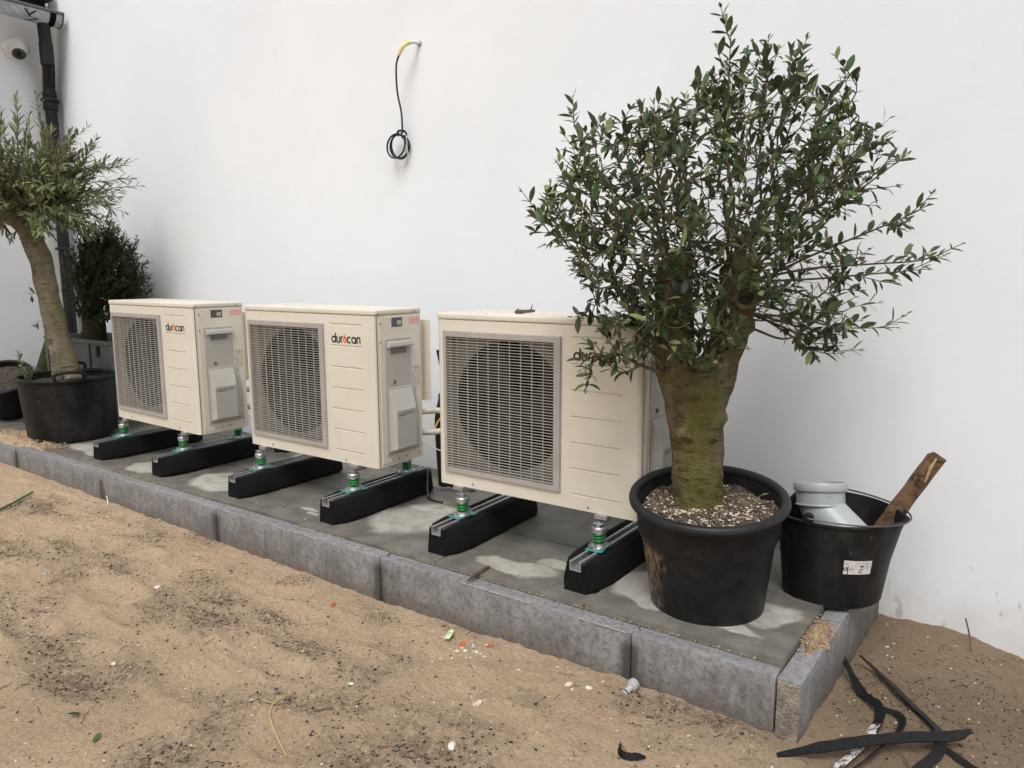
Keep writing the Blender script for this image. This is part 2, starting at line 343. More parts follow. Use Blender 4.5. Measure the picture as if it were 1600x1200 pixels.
def bark(name, a, b, moss, mossamt, rings=10):
    t = NT(name); f = t.noise(16,7,.7,t.co((1,1,.6))); col = t.mix(t.ramp(f,.32,.66), a, b)
    m = t.noise(6,7,.72,t.co((1,1,.45))); col = t.mix(t.math('MULTIPLY',t.ramp(m,.60-mossamt*.25,.68-mossamt*.15),.85), col, moss)
    pl_ = t.noise(11,6,.75,t.co((1,1,.7),(.3,.1,.8))); col = t.mix(t.math('MULTIPLY',t.ramp(pl_,.56,.66),.6), col, tuple(min(1,x*1.45) for x in b))
    cr = t.noise(20,6,.8,t.co((.55,.55,2.4)),dist=.6); crk = t.ramp(cr,.55,.66); col = t.mix(t.math('MULTIPLY',crk,.75), col, tuple(x*.22 for x in a))
    dk = t.noise(7,6,.75,t.co((1,1,.5),(1,2,0))); col = t.mix(t.math('MULTIPLY',t.ramp(dk,.56,.68),.7), col, tuple(x*.40 for x in a))
    sp = t.noise(85,4,.75); col = t.mix(t.math('MULTIPLY',t.ramp(sp,.58,.72),.55), col, tuple(x*.35 for x in a))
    t.base(col); t.rough(.9); t.b.inputs['Specular IOR Level'].default_value = .2
    t.bump(t.math('SUBTRACT', t.math('ADD', t.math('MULTIPLY',t.noise(26,7,.75,t.co((1,1,1.6)),dist=.5),3), t.noise(120,4,.7)), t.math('MULTIPLY',crk,1.2)), 0.8, .009); return t.m
M_BARK = bark('mossy_bark',(.105,.085,.045),(.215,.172,.10),(.140,.134,.036),.62)
M_BARK2 = bark('grey_green_bark',(.15,.13,.083),(.26,.225,.16),(.18,.165,.058),.65)
M_STUMP = bark('dark_mossy_bark',(.05,.042,.026),(.09,.075,.045),(.075,.075,.02),.6)
M_STAKE = bark('split_wood',(.13,.075,.040),(.24,.150,.085),(.20,.125,.07),.2); M_STAKEC = simple('cut_wood',(.34,.22,.125),.8,var=.2,scale=60)
def leafm(name, top, back, rough=.38):
    t = NT(name); g = t.n('ShaderNodeNewGeometry'); oi = t.n('ShaderNodeObjectInfo')
    f = t.noise(9,2); c = t.mix(t.ramp(f,.3,.7), tuple(x*.75 for x in top), tuple(x*1.25 for x in top))
    c = t.mix(t.math('MULTIPLY', oi.outputs['Random'], .35), c, tuple(x*1.6 for x in top))
    t.base(t.mix(g.outputs['Backfacing'], c, back)); t.rough(rough+.07); t.b.inputs['Specular IOR Level'].default_value = .33
    tr = t.n('ShaderNodeBsdfTranslucent'); tr.inputs[0].default_value = (*[min(1,x*1.3) for x in top],1)
    ms = t.n('ShaderNodeMixShader'); ms.inputs[0].default_value = .12; out = t.t.nodes['Material Output']
    t.l(t.b.outputs[0], ms.inputs[1]); t.l(tr.outputs[0], ms.inputs[2]); t.l(ms.outputs[0], out.inputs[0]); return t.m
LA = [leafm('leaf_dark',(.022,.046,.016),(.10,.125,.07)), leafm('leaf_mid',(.050,.088,.024),(.15,.18,.095)), leafm('leaf_young',(.17,.20,.075),(.25,.28,.16))]
LB = [leafm('leaf_olive',(.10,.122,.042),(.22,.23,.14)), leafm('leaf_olive_light',(.19,.21,.085),(.31,.32,.20)), leafm('leaf_olive_dark',(.060,.080,.029),(.15,.16,.10))]
LC = [leafm('shrub_leaf',(.028,.043,.016),(.07,.085,.045)), leafm('shrub_leaf_mid',(.050,.072,.025),(.10,.12,.065)), leafm('shrub_leaf_dark',(.016,.026,.011),(.05,.06,.035))]

# ------------------------------------------------------------------ ground
YW, XC = 1.02, -5.32      # party wall plane, left house wall plane
def lerp(x, xs, ys): return np.interp(x, xs, ys)
DIPS = [(-1.36,-.88,.20,.10,.022),(-1.05,-.72,.12,.07,.012),(-1.48,-.35,.10,.045,.012),(-.95,-.52,.16,.06,.012),(-.62,-.75,.14,.07,.014),(-1.9,-.55,.22,.08,.014),(-.35,-.55,.13,.07,.010),(-2.2,-.3,.2,.07,.012),(-.2,-.35,.1,.06,.008),(-1.15,-.25,.12,.05,.010),(-.75,-.35,.1,.05,.008),(-1.75,-.85,.14,.06,.014),(-.1,-.75,.13,.06,.012),(-2.6,-.55,.2,.07,.014),(-1.6,-.62,.10,.045,.012),(-.5,-.95,.12,.06,.012),(-1.15,-.48,.09,.045,.010),(.25,-.45,.12,.05,.010)]
def ground_z(x, y):
    x, y = np.asarray(x,float), np.asarray(y,float)
    front = lerp(x,[-6,-4,-3,-1.7,-1,0,.42,1.2,3],[-.10,-.128,-.142,-.158,-.170,-.150,-.158,-.19,-.2])
    right = lerp(y,[-.2,.1,.3,.6,1.02],[-.158,-.163,-.178,-.205,-.222]) + lerp(x,[.5,.72,.95,1.6],[0,.012,-.034,-.06])*np.clip(y,0,1)
    k = np.clip((x-.40)/.12,0,1); k = k*k*(3-2*k)*np.clip((y+.15)/.2,0,1)
    z = front*(1-k)+right*k
    z = z + np.clip(-y-.1,0,.5)*.03
    z = z + .014*fbm(x*1.9,y*2.6,3)*np.clip(.25+np.abs(y)*3,0,1) + .011*fbm(x*6,y*8,3)
    lumps = fbm(x*16+5,y*20,3); z = z + .0095*np.maximum(lumps,-.10) + .0034*fbm(x*38,y*44,2)
    for (cx,cy,rx,ry,d) in DIPS:
        q = ((x-cx)/rx)**2+((y-cy)/ry)**2
        z = z - 1.25*d*np.exp(-q*1.2) + .8*d*np.exp(-((np.sqrt(q)-1.25)/.3)**2)
    return z
def humus(x, y):
    h = np.clip(fbm(x*2.1+40,y*3.2,4)*1.3+.02,0,1)
    for (cx,cy,rx,ry,a) in [(-1.47,-.34,.13,.05,.9),(-1.33,-.9,.20,.09,.8),(-1.25,-.80,.12,.05,.8),(-2.05,-.42,.16,.06,.7),(-1.2,-.33,.12,.05,.8),(-.95,-.40,.13,.05,.8),(-.62,-.55,.16,.06,.6),(-.35,-.70,.2,.1,.7),(-.25,-.45,.2,.06,.5),(-.72,-.62,.14,.06,.6),(.7,.45,.25,.2,.55),(.95,.5,.3,.2,.5)]:
        h = np.maximum(h, a*np.exp(-((x-cx)/rx)**2-((y-cy)/ry)**2))
    return np.clip(h,0,1)
def axis(lo, hi, step, far_lo, far_hi):
    a = list(np.arange(lo,hi+1e-9,step)); s = step; v = a[-1]
    while v < far_hi: s *= 1.35; v += s; a.append(v)
    s = step; v = a[0]
    while v > far_lo: s *= 1.35; v -= s; a.insert(0,v)
    return np.array(a)
gx, gy = axis(-3.6,1.25,.0085,-45,45), axis(-1.35,1.06,.0085,-45,30)
X, Y = np.meshgrid(gx,gy); Z = ground_z(X,Y)
far = np.clip((np.hypot(X,Y)-6)/6,0,1); Z = Z*(1-far)-.16*far
nx, ny = len(gx), len(gy)
me = bpy.data.meshes.new('ground'); me.vertices.add(nx*ny); me.vertices.foreach_set('co', np.stack([X,Y,Z],-1).ravel())
i = np.arange(nx*ny).reshape(ny,nx); q = np.stack([i[:-1,:-1],i[:-1,1:],i[1:,1:],i[1:,:-1]],-1).reshape(-1,4)
me.loops.add(q.size); me.loops.foreach_set('vertex_index', q.ravel().astype(np.int32)); me.polygons.add(len(q)); me.polygons.foreach_set('loop_start', np.arange(0,q.size,4,dtype=np.int32))
me.update(calc_edges=True); me.polygons.foreach_set('use_smooth', [True]*len(q))
a_ = me.attributes.new('humus','FLOAT','POINT'); a_.data.foreach_set('value', humus(X,Y).ravel().astype(np.float32))
me.materials.append(M_SAND); ground = link('ground', me); tag(ground, kind='structure')
ground['label'] = 'loose beige building sand with dark humus and pebbles'

# ------------------------------------------------------------------ walls, house
b = MB(); b.box((XC,YW,-.45),(5.0,YW+.3,4.4)); wall = b.build('white_wall', M_WALL)
tag(wall, 'long smooth white rendered wall behind the three cream units', 'wall')
house = thing('house', 'white house side on the far left with dark eave above the gutter', 'house', (XC,0,0))
b = MB(); b.box((-.3,-6,-.45),(0,YW+.25,2.98)); b.build('wall', M_WALL, house)
b = MB(); b.prism([(-.6,2.985),(.16,2.985),(.16,3.03),(-.6,3.35)], -6, YW-.03, f=lambda x,y,z:(x,z,y)); b.build('roof', M_ROOF, house)
b = MB(); b.box((.003,-6,2.90),(.03,YW-.03,2.98)); b.build('fascia', M_ROOF, house)
# gutter
gut = thing('rain_gutter', 'half round gutter wrapped in grey printed foil under the eave', 'gutter', (-5.11,0,2.865))
prof = [(.078*math.cos(a), .078*math.sin(a)-.004) for a in np.linspace(math.pi,2*math.pi,15)]; inner = [(.073*math.cos(a), .073*math.sin(a)-.004) for a in np.linspace(2*math.pi,math.pi,15)]
b = MB(); poly = prof+inner; n = len(poly)
vs = [(x,yy,z) for yy in (-3,.985) for x,z in poly]; b.add(vs, [(k,(k+1)%n,n+(k+1)%n,n+k) for k in range(n)]); b.build('trough', M_FOIL, gut, smooth=40)
b = MB(); b.tube([(.081,-3,.0),(.081,.99,.0)], .011, 10); b.build('front_bead', M_ZINC, gut, smooth=50)
b = MB(); b.prism([(x,z) for x,z in prof], .986, .991, f=lambda x,y,z:(x,z,y)); b.tube([(x*1.02,.988,z*1.02) for x,z in prof], .005, 6); b.build('end_cap', M_ZINC, gut, smooth=40)
b = MB()
for y0,y1 in ((.90,.94),):
    o = [(.0815*math.cos(a), .0815*math.sin(a)-.004) for a in np.linspace(math.pi,2*math.pi,15)]; i2 = [(.079*math.cos(a), .079*math.sin(a)-.004) for a in np.linspace(2*math.pi,math.pi,15)]
    pp = o+i2; b.add([(x,yy,z) for yy in (y0,y1) for x,z in pp], [tuple(range(30)),tuple(range(59,29,-1))]+[(k,30+k,30+(k+1)%30,(k+1)%30) for k in range(30)])
b.build('bracket', M_BLACK, gut, smooth=40)
# printed letters on the foil (flat print), baseline runs round the trough
def strokes(b, segs, w, fmap, h=.0008, mi=0):
    """flat pen strokes: polylines in 2D mapped on a surface by fmap(u, v, lift)"""
    for pl in segs:
        k = len(pl); L, Rr = [], []
        for i in range(k):
            a = Vector(pl[max(i-1,0)]); c = Vector(pl[min(i+1,k-1)]); d = (c-a).normalized(); nrm = Vector((-d.y,d.x))
            p = Vector(pl[i]); L.append(p+nrm*w/2); Rr.append(p-nrm*w/2)
        top = [fmap(p.x,p.y,h) for p in L]+[fmap(p.x,p.y,h) for p in Rr]
        bot = [fmap(p.x,p.y,-.0004) for p in L]+[fmap(p.x,p.y,-.0004) for p in Rr]; n = 2*k
        fs = []
        for i in range(k-1): fs += [(i,k+i,k+i+1,i+1),(i,i+1,n+i+1,n+i),(k+i+1,k+i,n+k+i,n+k+i+1)]
        fs += [(k,0,n,n+k),(k-1,2*k-1,n+2*k-1,n+k-1)]
        b.add(top+bot, fs, mi)
def foil_map(u, v, h):     # u along the gutter, v angle round it
    a = v; r = .0785+h; return (r*math.cos(a), u, r*math.sin(a)-.004)

def rotl(segs, u0, ang0, s):    # letters turned: their upright runs along the gutter, reading upward round the trough
    return [[(u0 - y*s*1.0, ang0 + x*s/.078) for x,y in pl] for pl in segs]
Nn = [[(0,0),(0,1)],[(0,1),(.75,0)],[(.75,0),(.75,1)]]; Kk = [[(0,0),(0,1)],[(.7,1),(.05,.45)],[(.18,.55),(.72,0)]]
def sub(segs, m=8): return [[tuple(np.array(pl[0])+(np.array(pl[1])-np.array(pl[0]))*k/m) for k in range(m+1)] for pl in segs]
for sg_,u0_,a0_ in ((Nn,.825,270),(Kk,.805,309),([[(0,0),(0,1)],[(0,1),(.5,1)]],.535,304)):
    b = MB(); strokes(b, rotl(sub(sg_), u0_, R(a0_), .068), .0175, foil_map); b.build('letter', M_INK, gut)
# downpipe
dp = thing('downpipe', 'black round rainwater downpipe in the corner of the white walls', 'downpipe', (XC,0,0))
b = MB(); b.tube(arc_path([(.20,.885,2.79),(.20,.888,2.70),(.185,.90,2.62),(.13,.925,2.50),(.085,.938,2.40),(.075,.94,2.30),(.075,.94,1.5),(.075,.94,.02)],40), .041, 20); b.build('pipe', M_DPIPE, dp, smooth=50)
for z,r,h in ((2.285,.062,.010),(2.262,.050,.045),(1.2,.060,.010),(2.33,.047,.02)):
    b = MB(); b.lathe([(.038,-h),(r,-h),(r,h),(.038,h)], 24, (.075,.94,z)); b.build('collar', M_DPIPE, dp, smooth=40, bevel=.004)
b = MB(); b.lathe([(.0385,-.09),(.0455,-.09),(.0455,.06),(.0385,.06)], 24, (.195,.892,2.60), mat=None); b.build('socket', M_DPIPE, dp, smooth=40)
# security camera
sc = thing('security_camera', 'small white dome security camera high on the left house wall', 'security camera', (XC,.745,2.615)); sc.scale = (1.12,1.12,1.12)
rotx = Matrix.Rotation(R(90),4,'Y')
b = MB(); b.lathe([(.062,0),(.064,.012),(.060,.022),(.050,.028)], 32, mat=rotx); b.build('base', M_WHITE, sc, smooth=40)
look = Vector((.70,-.28,-.66)).normalized(); q = look.to_track_quat('Z','Y').to_matrix().to_4x4()
cm = Matrix.Translation((.045,.02,.0)) @ q
b = MB(); b.lathe([(.058,-.035),(.066,-.02),(.064,-.008),(.056,.006),(.050,.028),(.044,.034)], 32, mat=cm); b.build('housing', M_WHITE, sc, smooth=35)
b = MB(); b.lathe([(.043,.03),(.043,.045),(.038,.062),(.030,.070),(.029,.066)], 32, mat=cm); b.build('eyeball', M_WHITE, sc, smooth=40)
b = MB(); b.lathe([(.0385,.0615),(.034,.068),(.020,.0745),(.001,.077)], 32, mat=cm); b.build('lens', M_LENS, sc, smooth=60)
# hanging cable
hc = thing('hanging_cable', 'black cable hanging from the white wall, its end coiled in a loop', 'cable', (-1.655,YW,2.11))
b = MB(); pth = arc_path([(0,.02,0),(-.01,-.04,.0),(-.035,-.075,-.02),(-.052,-.085,-.05)],12); b.tube(pth[:7], .0095, 12); b.build('white_sleeve', M_WHITE, hc, smooth=50)
b = MB(); b.tube(pth[5:]+[Vector((-.06,-.088,-.062))], .0105, 12); b.build('yellow_sleeve', M_YELLOW, hc, smooth=50)
b = MB(); pc = arc_path([(-.055,-.085,-.055),(-.075,-.088,-.11),(-.085,-.075,-.22),(-.075,-.06,-.32),(-.08,-.05,-.41)],30); b.tube(pc, .0045, 8)
coil = []
for k in range(76):
    a = 2*math.pi*k/25+1.4; rj = .055+.004*math.sin(k*.55); coil.append((-.118+rj*.85*math.cos(a), -.045+.018*math.sin(a*.33+k*.03)+.016*math.cos(a), -.472+rj*math.sin(a)))
b.tube([(-.08,-.05,-.41)]+coil, .0047, 8)
b.tube(arc_path([(-.10,-.06,-.425),(-.085,-.075,-.408),(-.07,-.05,-.405),(-.075,-.03,-.42),(-.095,-.04,-.432)],16), .006, 8); b.build('cable', M_CABLE, hc, smooth=50)
b = MB(); b.tube(arc_path([(-.07,-.05,-.41),(-.055,-.05,-.44),(-.05,-.05,-.50),(-.04,-.05,-.54)],12), .0015, 5); b.build('tie_tail', M_WHITE, hc)
b = MB(); b.lathe([(.0115,0),(.013,.004),(.0115,.007)],14,mat=Matrix.Rotation(R(90),4,'X')); b.build('grommet', M_GSTONE, hc)

# ------------------------------------------------------------------ kerb and paving
kerb = thing('kerb', None, None); tag(kerb, 'grey concrete edging stones bordering the raised paving', kind='structure')
def tongue(x, y0, y1, s=1):   # S-shaped groove and tongue at a stone's end (plan)
    w = y1-y0; return [(x,y0),(x,y0+w*.30),(x+.006*s,y0+w*.42),(x+.013*s,y0+w*.5),(x+.013*s,y0+w*.68),(x+.004*s,y0+w*.8),(x+.004*s,y1)]
KW = .056
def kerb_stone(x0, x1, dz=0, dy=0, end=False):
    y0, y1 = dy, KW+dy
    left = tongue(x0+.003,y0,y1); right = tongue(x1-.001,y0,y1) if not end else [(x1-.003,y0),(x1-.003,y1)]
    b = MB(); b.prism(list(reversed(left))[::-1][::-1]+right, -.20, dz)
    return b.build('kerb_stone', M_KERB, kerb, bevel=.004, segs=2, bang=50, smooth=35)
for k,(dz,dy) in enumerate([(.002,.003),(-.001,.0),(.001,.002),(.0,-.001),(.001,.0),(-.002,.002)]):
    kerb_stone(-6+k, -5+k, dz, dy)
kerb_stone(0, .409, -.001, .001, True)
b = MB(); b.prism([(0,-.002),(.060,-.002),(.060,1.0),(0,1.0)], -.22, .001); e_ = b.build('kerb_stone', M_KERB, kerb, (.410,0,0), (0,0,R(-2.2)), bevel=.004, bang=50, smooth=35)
b = MB(); b.prism([(.002,-.0055),(.057,-.0055),(.057,-.0005),(.002,-.0005)], -.2, -.006); cc = b.build('cut_face', M_CUT, kerb, (.410,0,0), (0,0,R(-2.2)), bevel=.002)
# pale chipped arris
b = MB()
for (xa,xb) in ((-.99,-.20),(-1.6,-1.02),(-2.1,-1.8),(-2.75,-2.4),(-.17,-.02),(-3.4,-3.2)):
    x = xa
    while x < xb:
        L = random.uniform(.004,.022); h = random.uniform(.0006,.0022)
        if noise2(np.array(x*7.),np.array(3.3)) > -.12:
            k = 5; pts = [(x+L*q/k, -.0008+random.uniform(-.0004,.0004), -.0022+random.uniform(-.0008,.0006)) for q in range(k+1)]; b.tube(pts, [.0003]+[h*random.uniform(.5,1) for _ in range(k-1)]+[.0003], 5)
        x += L*random.uniform(.8,1.2)
ch = b.build('chipped_edge', M_CHIP, kerb); ch['kind'] = 'stuff'
pave = thing('paving', None, None); tag(pave, 'damp grey concrete pavers under the units', kind='structure')
def paver(x0,x1,y0,y1,dz):
    e_=lambda y: x1-.0025 if x1<.4 else .4065+.0384*y
    b = MB(); b.prism([(x0+.0025,y0+.0025),(e_(y0),y0+.0025),(e_(y1),y1-.0025),(x0+.0025,y1-.0025)],-.05,dz); return b.build('paver', M_PAVE, pave, bevel=.004, segs=2, bang=50, smooth=35)
xs = [-5.3,-4.99,-4.39,-3.79,-3.19,-2.59,-1.99,-1.385,-.789,-.188,.408]
for r_,(ya,yb) in enumerate(((KW+.004,.462),(.462,.862),(.862,YW-.004))):
    for k in range(len(xs)-1):
        x1 = xs[k+1]+(.012*r_ if k==len(xs)-2 else 0)
        paver(xs[k],x1,ya,yb, .004+.0022*max(0,k-4)+random.uniform(-.0015,.0015)+(.004 if k==len(xs)-2 else 0))
b = MB(); b.box((-5.3,KW+.001,-.2),(.409,YW-.003,-.055)); b.build('sand_bed', M_SAND, pave)
# sandy grains in the joint behind the kerb, and grit on the paving
def scatter(name, pts, mat, smin, smax, flat=.6, label=None, parent=None, elong=1.6):
    V, F = [], []
    base = np.array([(1,0,0),(0,1,0),(-1,0,0),(0,-1,0),(0,0,1),(0,0,-1)],float); fc = [(0,1,4),(1,2,4),(2,3,4),(3,0,4),(1,0,5),(2,1,5),(3,2,5),(0,3,5)]
    for (x,y,z) in pts:
        s = smin*(smax/smin)**(random.random()**2.3); a = random.random()*6.28; ca, sa = math.cos(a), math.sin(a)
        q = base*(1+rng.uniform(-.35,.35,(6,1))); q = q*np.array([s*random.uniform(1,elong),s,s*flat])
        q = np.stack([q[:,0]*ca-q[:,1]*sa, q[:,0]*sa+q[:,1]*ca, q[:,2]],1)+np.array([x,y,z+s*flat*.35])
        n = len(V); V += q.tolist(); F += [tuple(i+n for i in f) for f in fc]
    me = bpy.data.meshes.new(name); me.from_pydata(V,[],F); me.materials.append(mat)
    o = link(name, me, parent); o['kind'] = 'stuff'
    if label: o['label'] = label
    return o
scatter('joint_sand', [(x, KW+random.uniform(-.004,.010)+.002, .0015+random.uniform(-.003,.003)) for x in rng.uniform(-3.75,.35,4200) if (noise2(np.array(x*3.),np.array(.5))>-.18)], M_SHELL if False else simple('joint_grit',(.42,.32,.19),.95,var=.3,scale=150), .0006,.0028, .6, 'pale sand grains in the joint behind the kerb', pave)
scatter('paving_grit', [(rng.uniform(-3.7,.4), KW+.01+rng.random()*.35, .0105) for _ in range(230)], M_SHELL, .0008,.0045, .3, 'pale grit lying on the paving', None)

# ------------------------------------------------------------------ heat pump units
W, H, D, Z0 = .836, .650, .274, .223
def logo(par):
    SW, xh = .0068, .0255
    def circ(cx,cy,r,a0,a1,n=18): return [(cx+r*math.cos(R(a0+(a1-a0)*k/n)), cy+r*math.sin(R(a0+(a1-a0)*k/n))) for k in range(n+1)]
    r = xh/2; g = []; x = 0
    g += [circ(r,r,r-SW/2+.002,0,360,24), [(2*r-.001,-.001),(2*r-.001,xh*1.55)]]; x = 2*r+.0075          # d
    w = .0165; g += [[(x,xh)]+[(x,w/2)]+circ(x+w/2,w/2,w/2,180,360)+[(x+w,w/2),(x+w,xh)]]; x += w+.0085         # u
    g += [[(x,0),(x,xh*.55)]+circ(x+.0085,xh*.62,.0085,180,75,8)]; x += .0145                                      # r
    ox = x+.0085; x += .0225                                                                                       # drop
    g += [circ(x+r-.001,r,r-SW/2+.002,48,312,20)]; x += 2*r+.0015                                                  # c
    g += [circ(x+r,r,r-SW/2+.002,0,360,24), [(x+2*r-.001,-.001),(x+2*r-.001,xh)]]; x += 2*r+.0075                 # a
    g += [[(x,0),(x,xh-w/2)]+circ(x+w/2,xh-w/2,w/2,180,0)+[(x+w,0)]]; x += w
    sx = .166/x
    fm = lambda u,v,h: (.587+u*sx, -h, .511+v)
    
    for gl in (g[0:2],g[2:3],g[3:4],g[4:5],g[5:7],g[7:8]):
        b = MB(); strokes(b, gl, SW, fm, .0006); b.build('letter', M_INK, par)
    out = [(.0115*math.sin(R(a)), .0105-.0115*math.cos(R(a))) for a in range(-115,116,10)]; out = out+[(.0,.037)]
    b = MB(); b.prism([(.587+(ox+p)*sx, .511+q) for p,q in out], -.0008, .0004, f=lambda x,y,z:(x,z,y)); b.build('flame_drop', M_FLAME, par)
    b = MB(); b.prism([(.587+(ox+.0052*math.cos(a))*sx, .511+.0105+.0062*math.sin(a)) for a in np.linspace(0,6.28,16)[:-1]], -.0012, .0004, f=lambda x,y,z:(x,z,y)); b.build('flame_core', M_FLAMEC, par)
def make_unit():
    u = thing('heat_pump', '', 'heat pump', (0,0,0), 0, 'cream heat pump outdoor units on rubber feet')
    r = .022; HL = .626
    # shell: rounded plan, front with grille opening and embossed grooves
    b = MB()
    crn = lambda cx,cy,a0: [(cx+r*math.cos(R(a)), cy+r*math.sin(R(a))) for a in range(a0,a0+91,15)]
    plan = crn(W-r,r,-90) + [(W,D)] + [(0,D)] + crn(r,r,180)
    n = len(plan); b.add([(x,y,0) for x,y in plan]+[(x,y,HL) for x,y in plan], [(k,k+1,n+k+1,n+k) for k in range(n-1)]+[tuple(range(n-1,-1,-1)),tuple(range(n,2*n))])
    hx0,hx1,hz0,hz1 = .045,.527,.062,.572
    xs_ = [r,hx0,hx1,.578,.5805,.763,.7655,W-r]; gr = [.053+.0892*k for k in range(7)]
    zs_ = sorted(set([0,hz0,hz1,HL]+[g+d for g in gr for d in (-.0045,-.0012,.0008,.0022)]))
    zs_ = [z for z in zs_ if 0<=z<=HL]
    def yd(i,z):
        if i in (4,5):
            for g in gr:
                if abs(z-(g-.0012))<1e-6 or abs(z-(g+.0008))<1e-6: return .0045
        return 0
    vs = [(x,yd(i,z),z) for z in zs_ for i,x in enumerate(xs_)]; m_ = len(xs_)
    fs = [(j*m_+i,j*m_+i+1,(j+1)*m_+i+1,(j+1)*m_+i) for j in range(len(zs_)-1) for i in range(m_-1) if not (i==1 and zs_[j]>=hz0-1e-6 and zs_[j+1]<=hz1+1e-6)]
    b.add(vs, fs)
    # opening reveal
    c = [(hx0,hz0),(hx1,hz0),(hx1,hz1),(hx0,hz1)]; b.add([(x,0,z) for x,z in c]+[(x,.0365,z) for x,z in c],[(k,4+k,4+(k+1)%4,(k+1)%4) for k in range(4)])
    b.build('casing', M_CREAM, u, smooth=30)
    b = MB(); pl2 = [(x+(.003 if x>W/2 else -.003),y+(.003 if y>D/2 else -.003)) for x,y in plan]; b.prism(pl2, HL+.001, H); b.build('lid', M_CREAM, u, bevel=.006, segs=3, bang=60, smooth=35)
    # fan opening
    N = 48; cx,cz,rad = .303,.320,.236; b = MB()
    circ = [(cx+rad*math.cos(2*math.pi*k/N), cz+rad*math.sin(2*math.pi*k/N)) for k in range(N)]
    def onrect(x,z):
        dx,dz = x-cx,z-cz; s_ = min(((hx1-cx) if dx>0 else (cx-hx0))/max(abs(dx),1e-9), ((hz1-cz) if dz>0 else (cz-hz0))/max(abs(dz),1e-9)); return cx+dx*s_, cz+dz*s_
    rect = [onrect(x,z) for x,z in circ]
    b.add([(x,.036,z) for x,z in circ]+[(x,.036,z) for x,z in rect],[(k,(k+1)%N,N+(k+1)%N,N+k) for k in range(N)])
    b.build('fan_shroud', M_SHROUD, u)
    b = MB(); b.add([(x,.036,z) for x,z in circ]+[(x,.13,z) for x,z in circ],[(k,N+k,N+(k+1)%N,(k+1)%N) for k in range(N)]+[tuple(N+k for k in range(N))]); b.build('fan_well', M_BLACK, u, smooth=50)
    b = MB(); b.lathe([(.001,-.05),(.035,-.048),(.045,-.035),(.045,.02)],20,mat=Matrix.Translation((cx,.075,cz))@Matrix.Rotation(R(-90),4,'X'))
    for k in range(3):
        g = []; a0_ = 2*math.pi*k/3
        for i_ in range(7):
            rr_ = .045+.175*i_/6
            for j_,tt in enumerate((-.5,-.17,.17,.5)):
                a = a0_+tt*1.5*(.75+.25*i_/6)+.35*i_/6; g.append((cx+rr_*math.cos(a), .075+tt*.075, cz+rr_*math.sin(a)))
        b.add(g,[(i_*4+j_,i_*4+j_+1,(i_+1)*4+j_+1,(i_+1)*4+j_) for i_ in range(6) for j_ in range(3)])
    b.build('fan', M_FAN, u, smooth=60)
    # grille
    b = MB(); o = [(.035,.050),(.542,.050),(.542,.587),(.035,.587)]; i_ = [(.051,.070),(.515,.070),(.515,.565),(.051,.565)]
    y0,y1 = -.0095,.0005; ob = [(x+(.003 if x<.3 else -.003), z+(.003 if z<.3 else -.003)) for x,z in o]
    b.add([(x,y1,z) for x,z in o]+[(x,y0,z) for x,z in ob]+[(x,y0,z) for x,z in i_]+[(x,.012,z) for x,z in i_],
          [(k+s*4,(k+1)%4+s*4,(k+1)%4+(s+1)*4,k+(s+1)*4) for s in range(3) for k in range(4)])
    gf = b.build('grille_frame', M_TAUPE, u)
    sm = MB(); sm.box((.0515,-.0054,-.0008),(.5145,-.0012,.0008)); ns = 48
    for k in range(ns):
        z = .0765+(.5590-.0765)*k/(ns-1)
        if k == 0: s0 = sm.build('slat', M_SLAT, gf, (0,0,z))
        else:
            s1 = s0.copy(); COL.objects.link(s1); s1.location = (0,0,z)
    bm_ = MB(); bm_.box((-.0006,-.0010,.0705),(.0006,.0022,.5645))
    for k in range(9):
        x = .051+.0464*(k+1) if k<9 else 0
        if k == 0: b0 = bm_.build('bar', M_SLAT, gf, (x,0,0))
        else: b1 = b0.copy(); COL.objects.link(b1); b1.location = (x,0,0)
    logo(u)
    # side: panel seam, hatch, stickers
    P = lambda y,z,h=0: (W+h, y, z)
    b = MB(); b.prism([(.026,.012),(.262,.012),(.262,.622),(.026,.622)], W-.001, W+.0025, f=lambda y,z,x:(x,y,z)); b.build('side_panel', M_CREAM, u, bevel=.0018, bang=50)
    b = MB(); b.box((W-.002,.010,.0),(W+.0006,.0125,HL)); b.build('seam', M_DKSLOT, u)
    b = MB(); o = [(.050,.044),(.250,.044),(.250,.20),(.207,.33),(.207,.532),(.050,.532)]; b.prism(o, W+.001, W+.006, f=lambda y,z,x:(x,y,z)); hatch = b.build('hatch_cover', M_GREYP, u, bevel=.002, bang=30)
    b = MB(); b.prism([(.060,.060),(.060,.325),(.063,.327),(.200,.327),(.208,.325),(.240,.23),(.240,.060)], W+.006, W+.012, f=lambda y,z,x:(x,y,z))
    y0,y1 = .064,.200; d = .047
    vs = [(W+.010,y0,.062),(W+.010,y0,.325),(W+d,y0+.004,.236),(W+d,y0+.004,.074),(W+.010,.236,.062),(W+.010,y1,.325),(W+d,.186,.236),(W+d,.186,.074)]
    b.add(vs,[(0,3,2,1),(4,5,6,7),(1,2,6,5),(3,7,6,2),(0,4,7,3),(0,1,5,4)]); b.build('hood', M_GREYP, u, bevel=.003, bang=25)
    b = MB()
    for zz,l0,l1 in ((.226,.078,.176),(.218,.080,.17),(.2145,.078,.12)): b.box((W+d-.0002,l0,zz-.0018),(W+d+.0008,l1,zz+.0012))
    b.build('hood_print', M_DKSLOT, u)
    b = MB(); b.box((W+.005,.085,.466),(W+.0075,.176,.499)); b.build('grip_recess', M_DKSLOT, u)
    b = MB(); b.prism([(.0,.492),(.016,.494),(.018,.500),(.014,.516),(.0,.519)], .060,.203, f=lambda x,z,y:(W+.005+x,y,z)); b.build('grip_lip', M_GREYP, u, bevel=.002, bang=25)
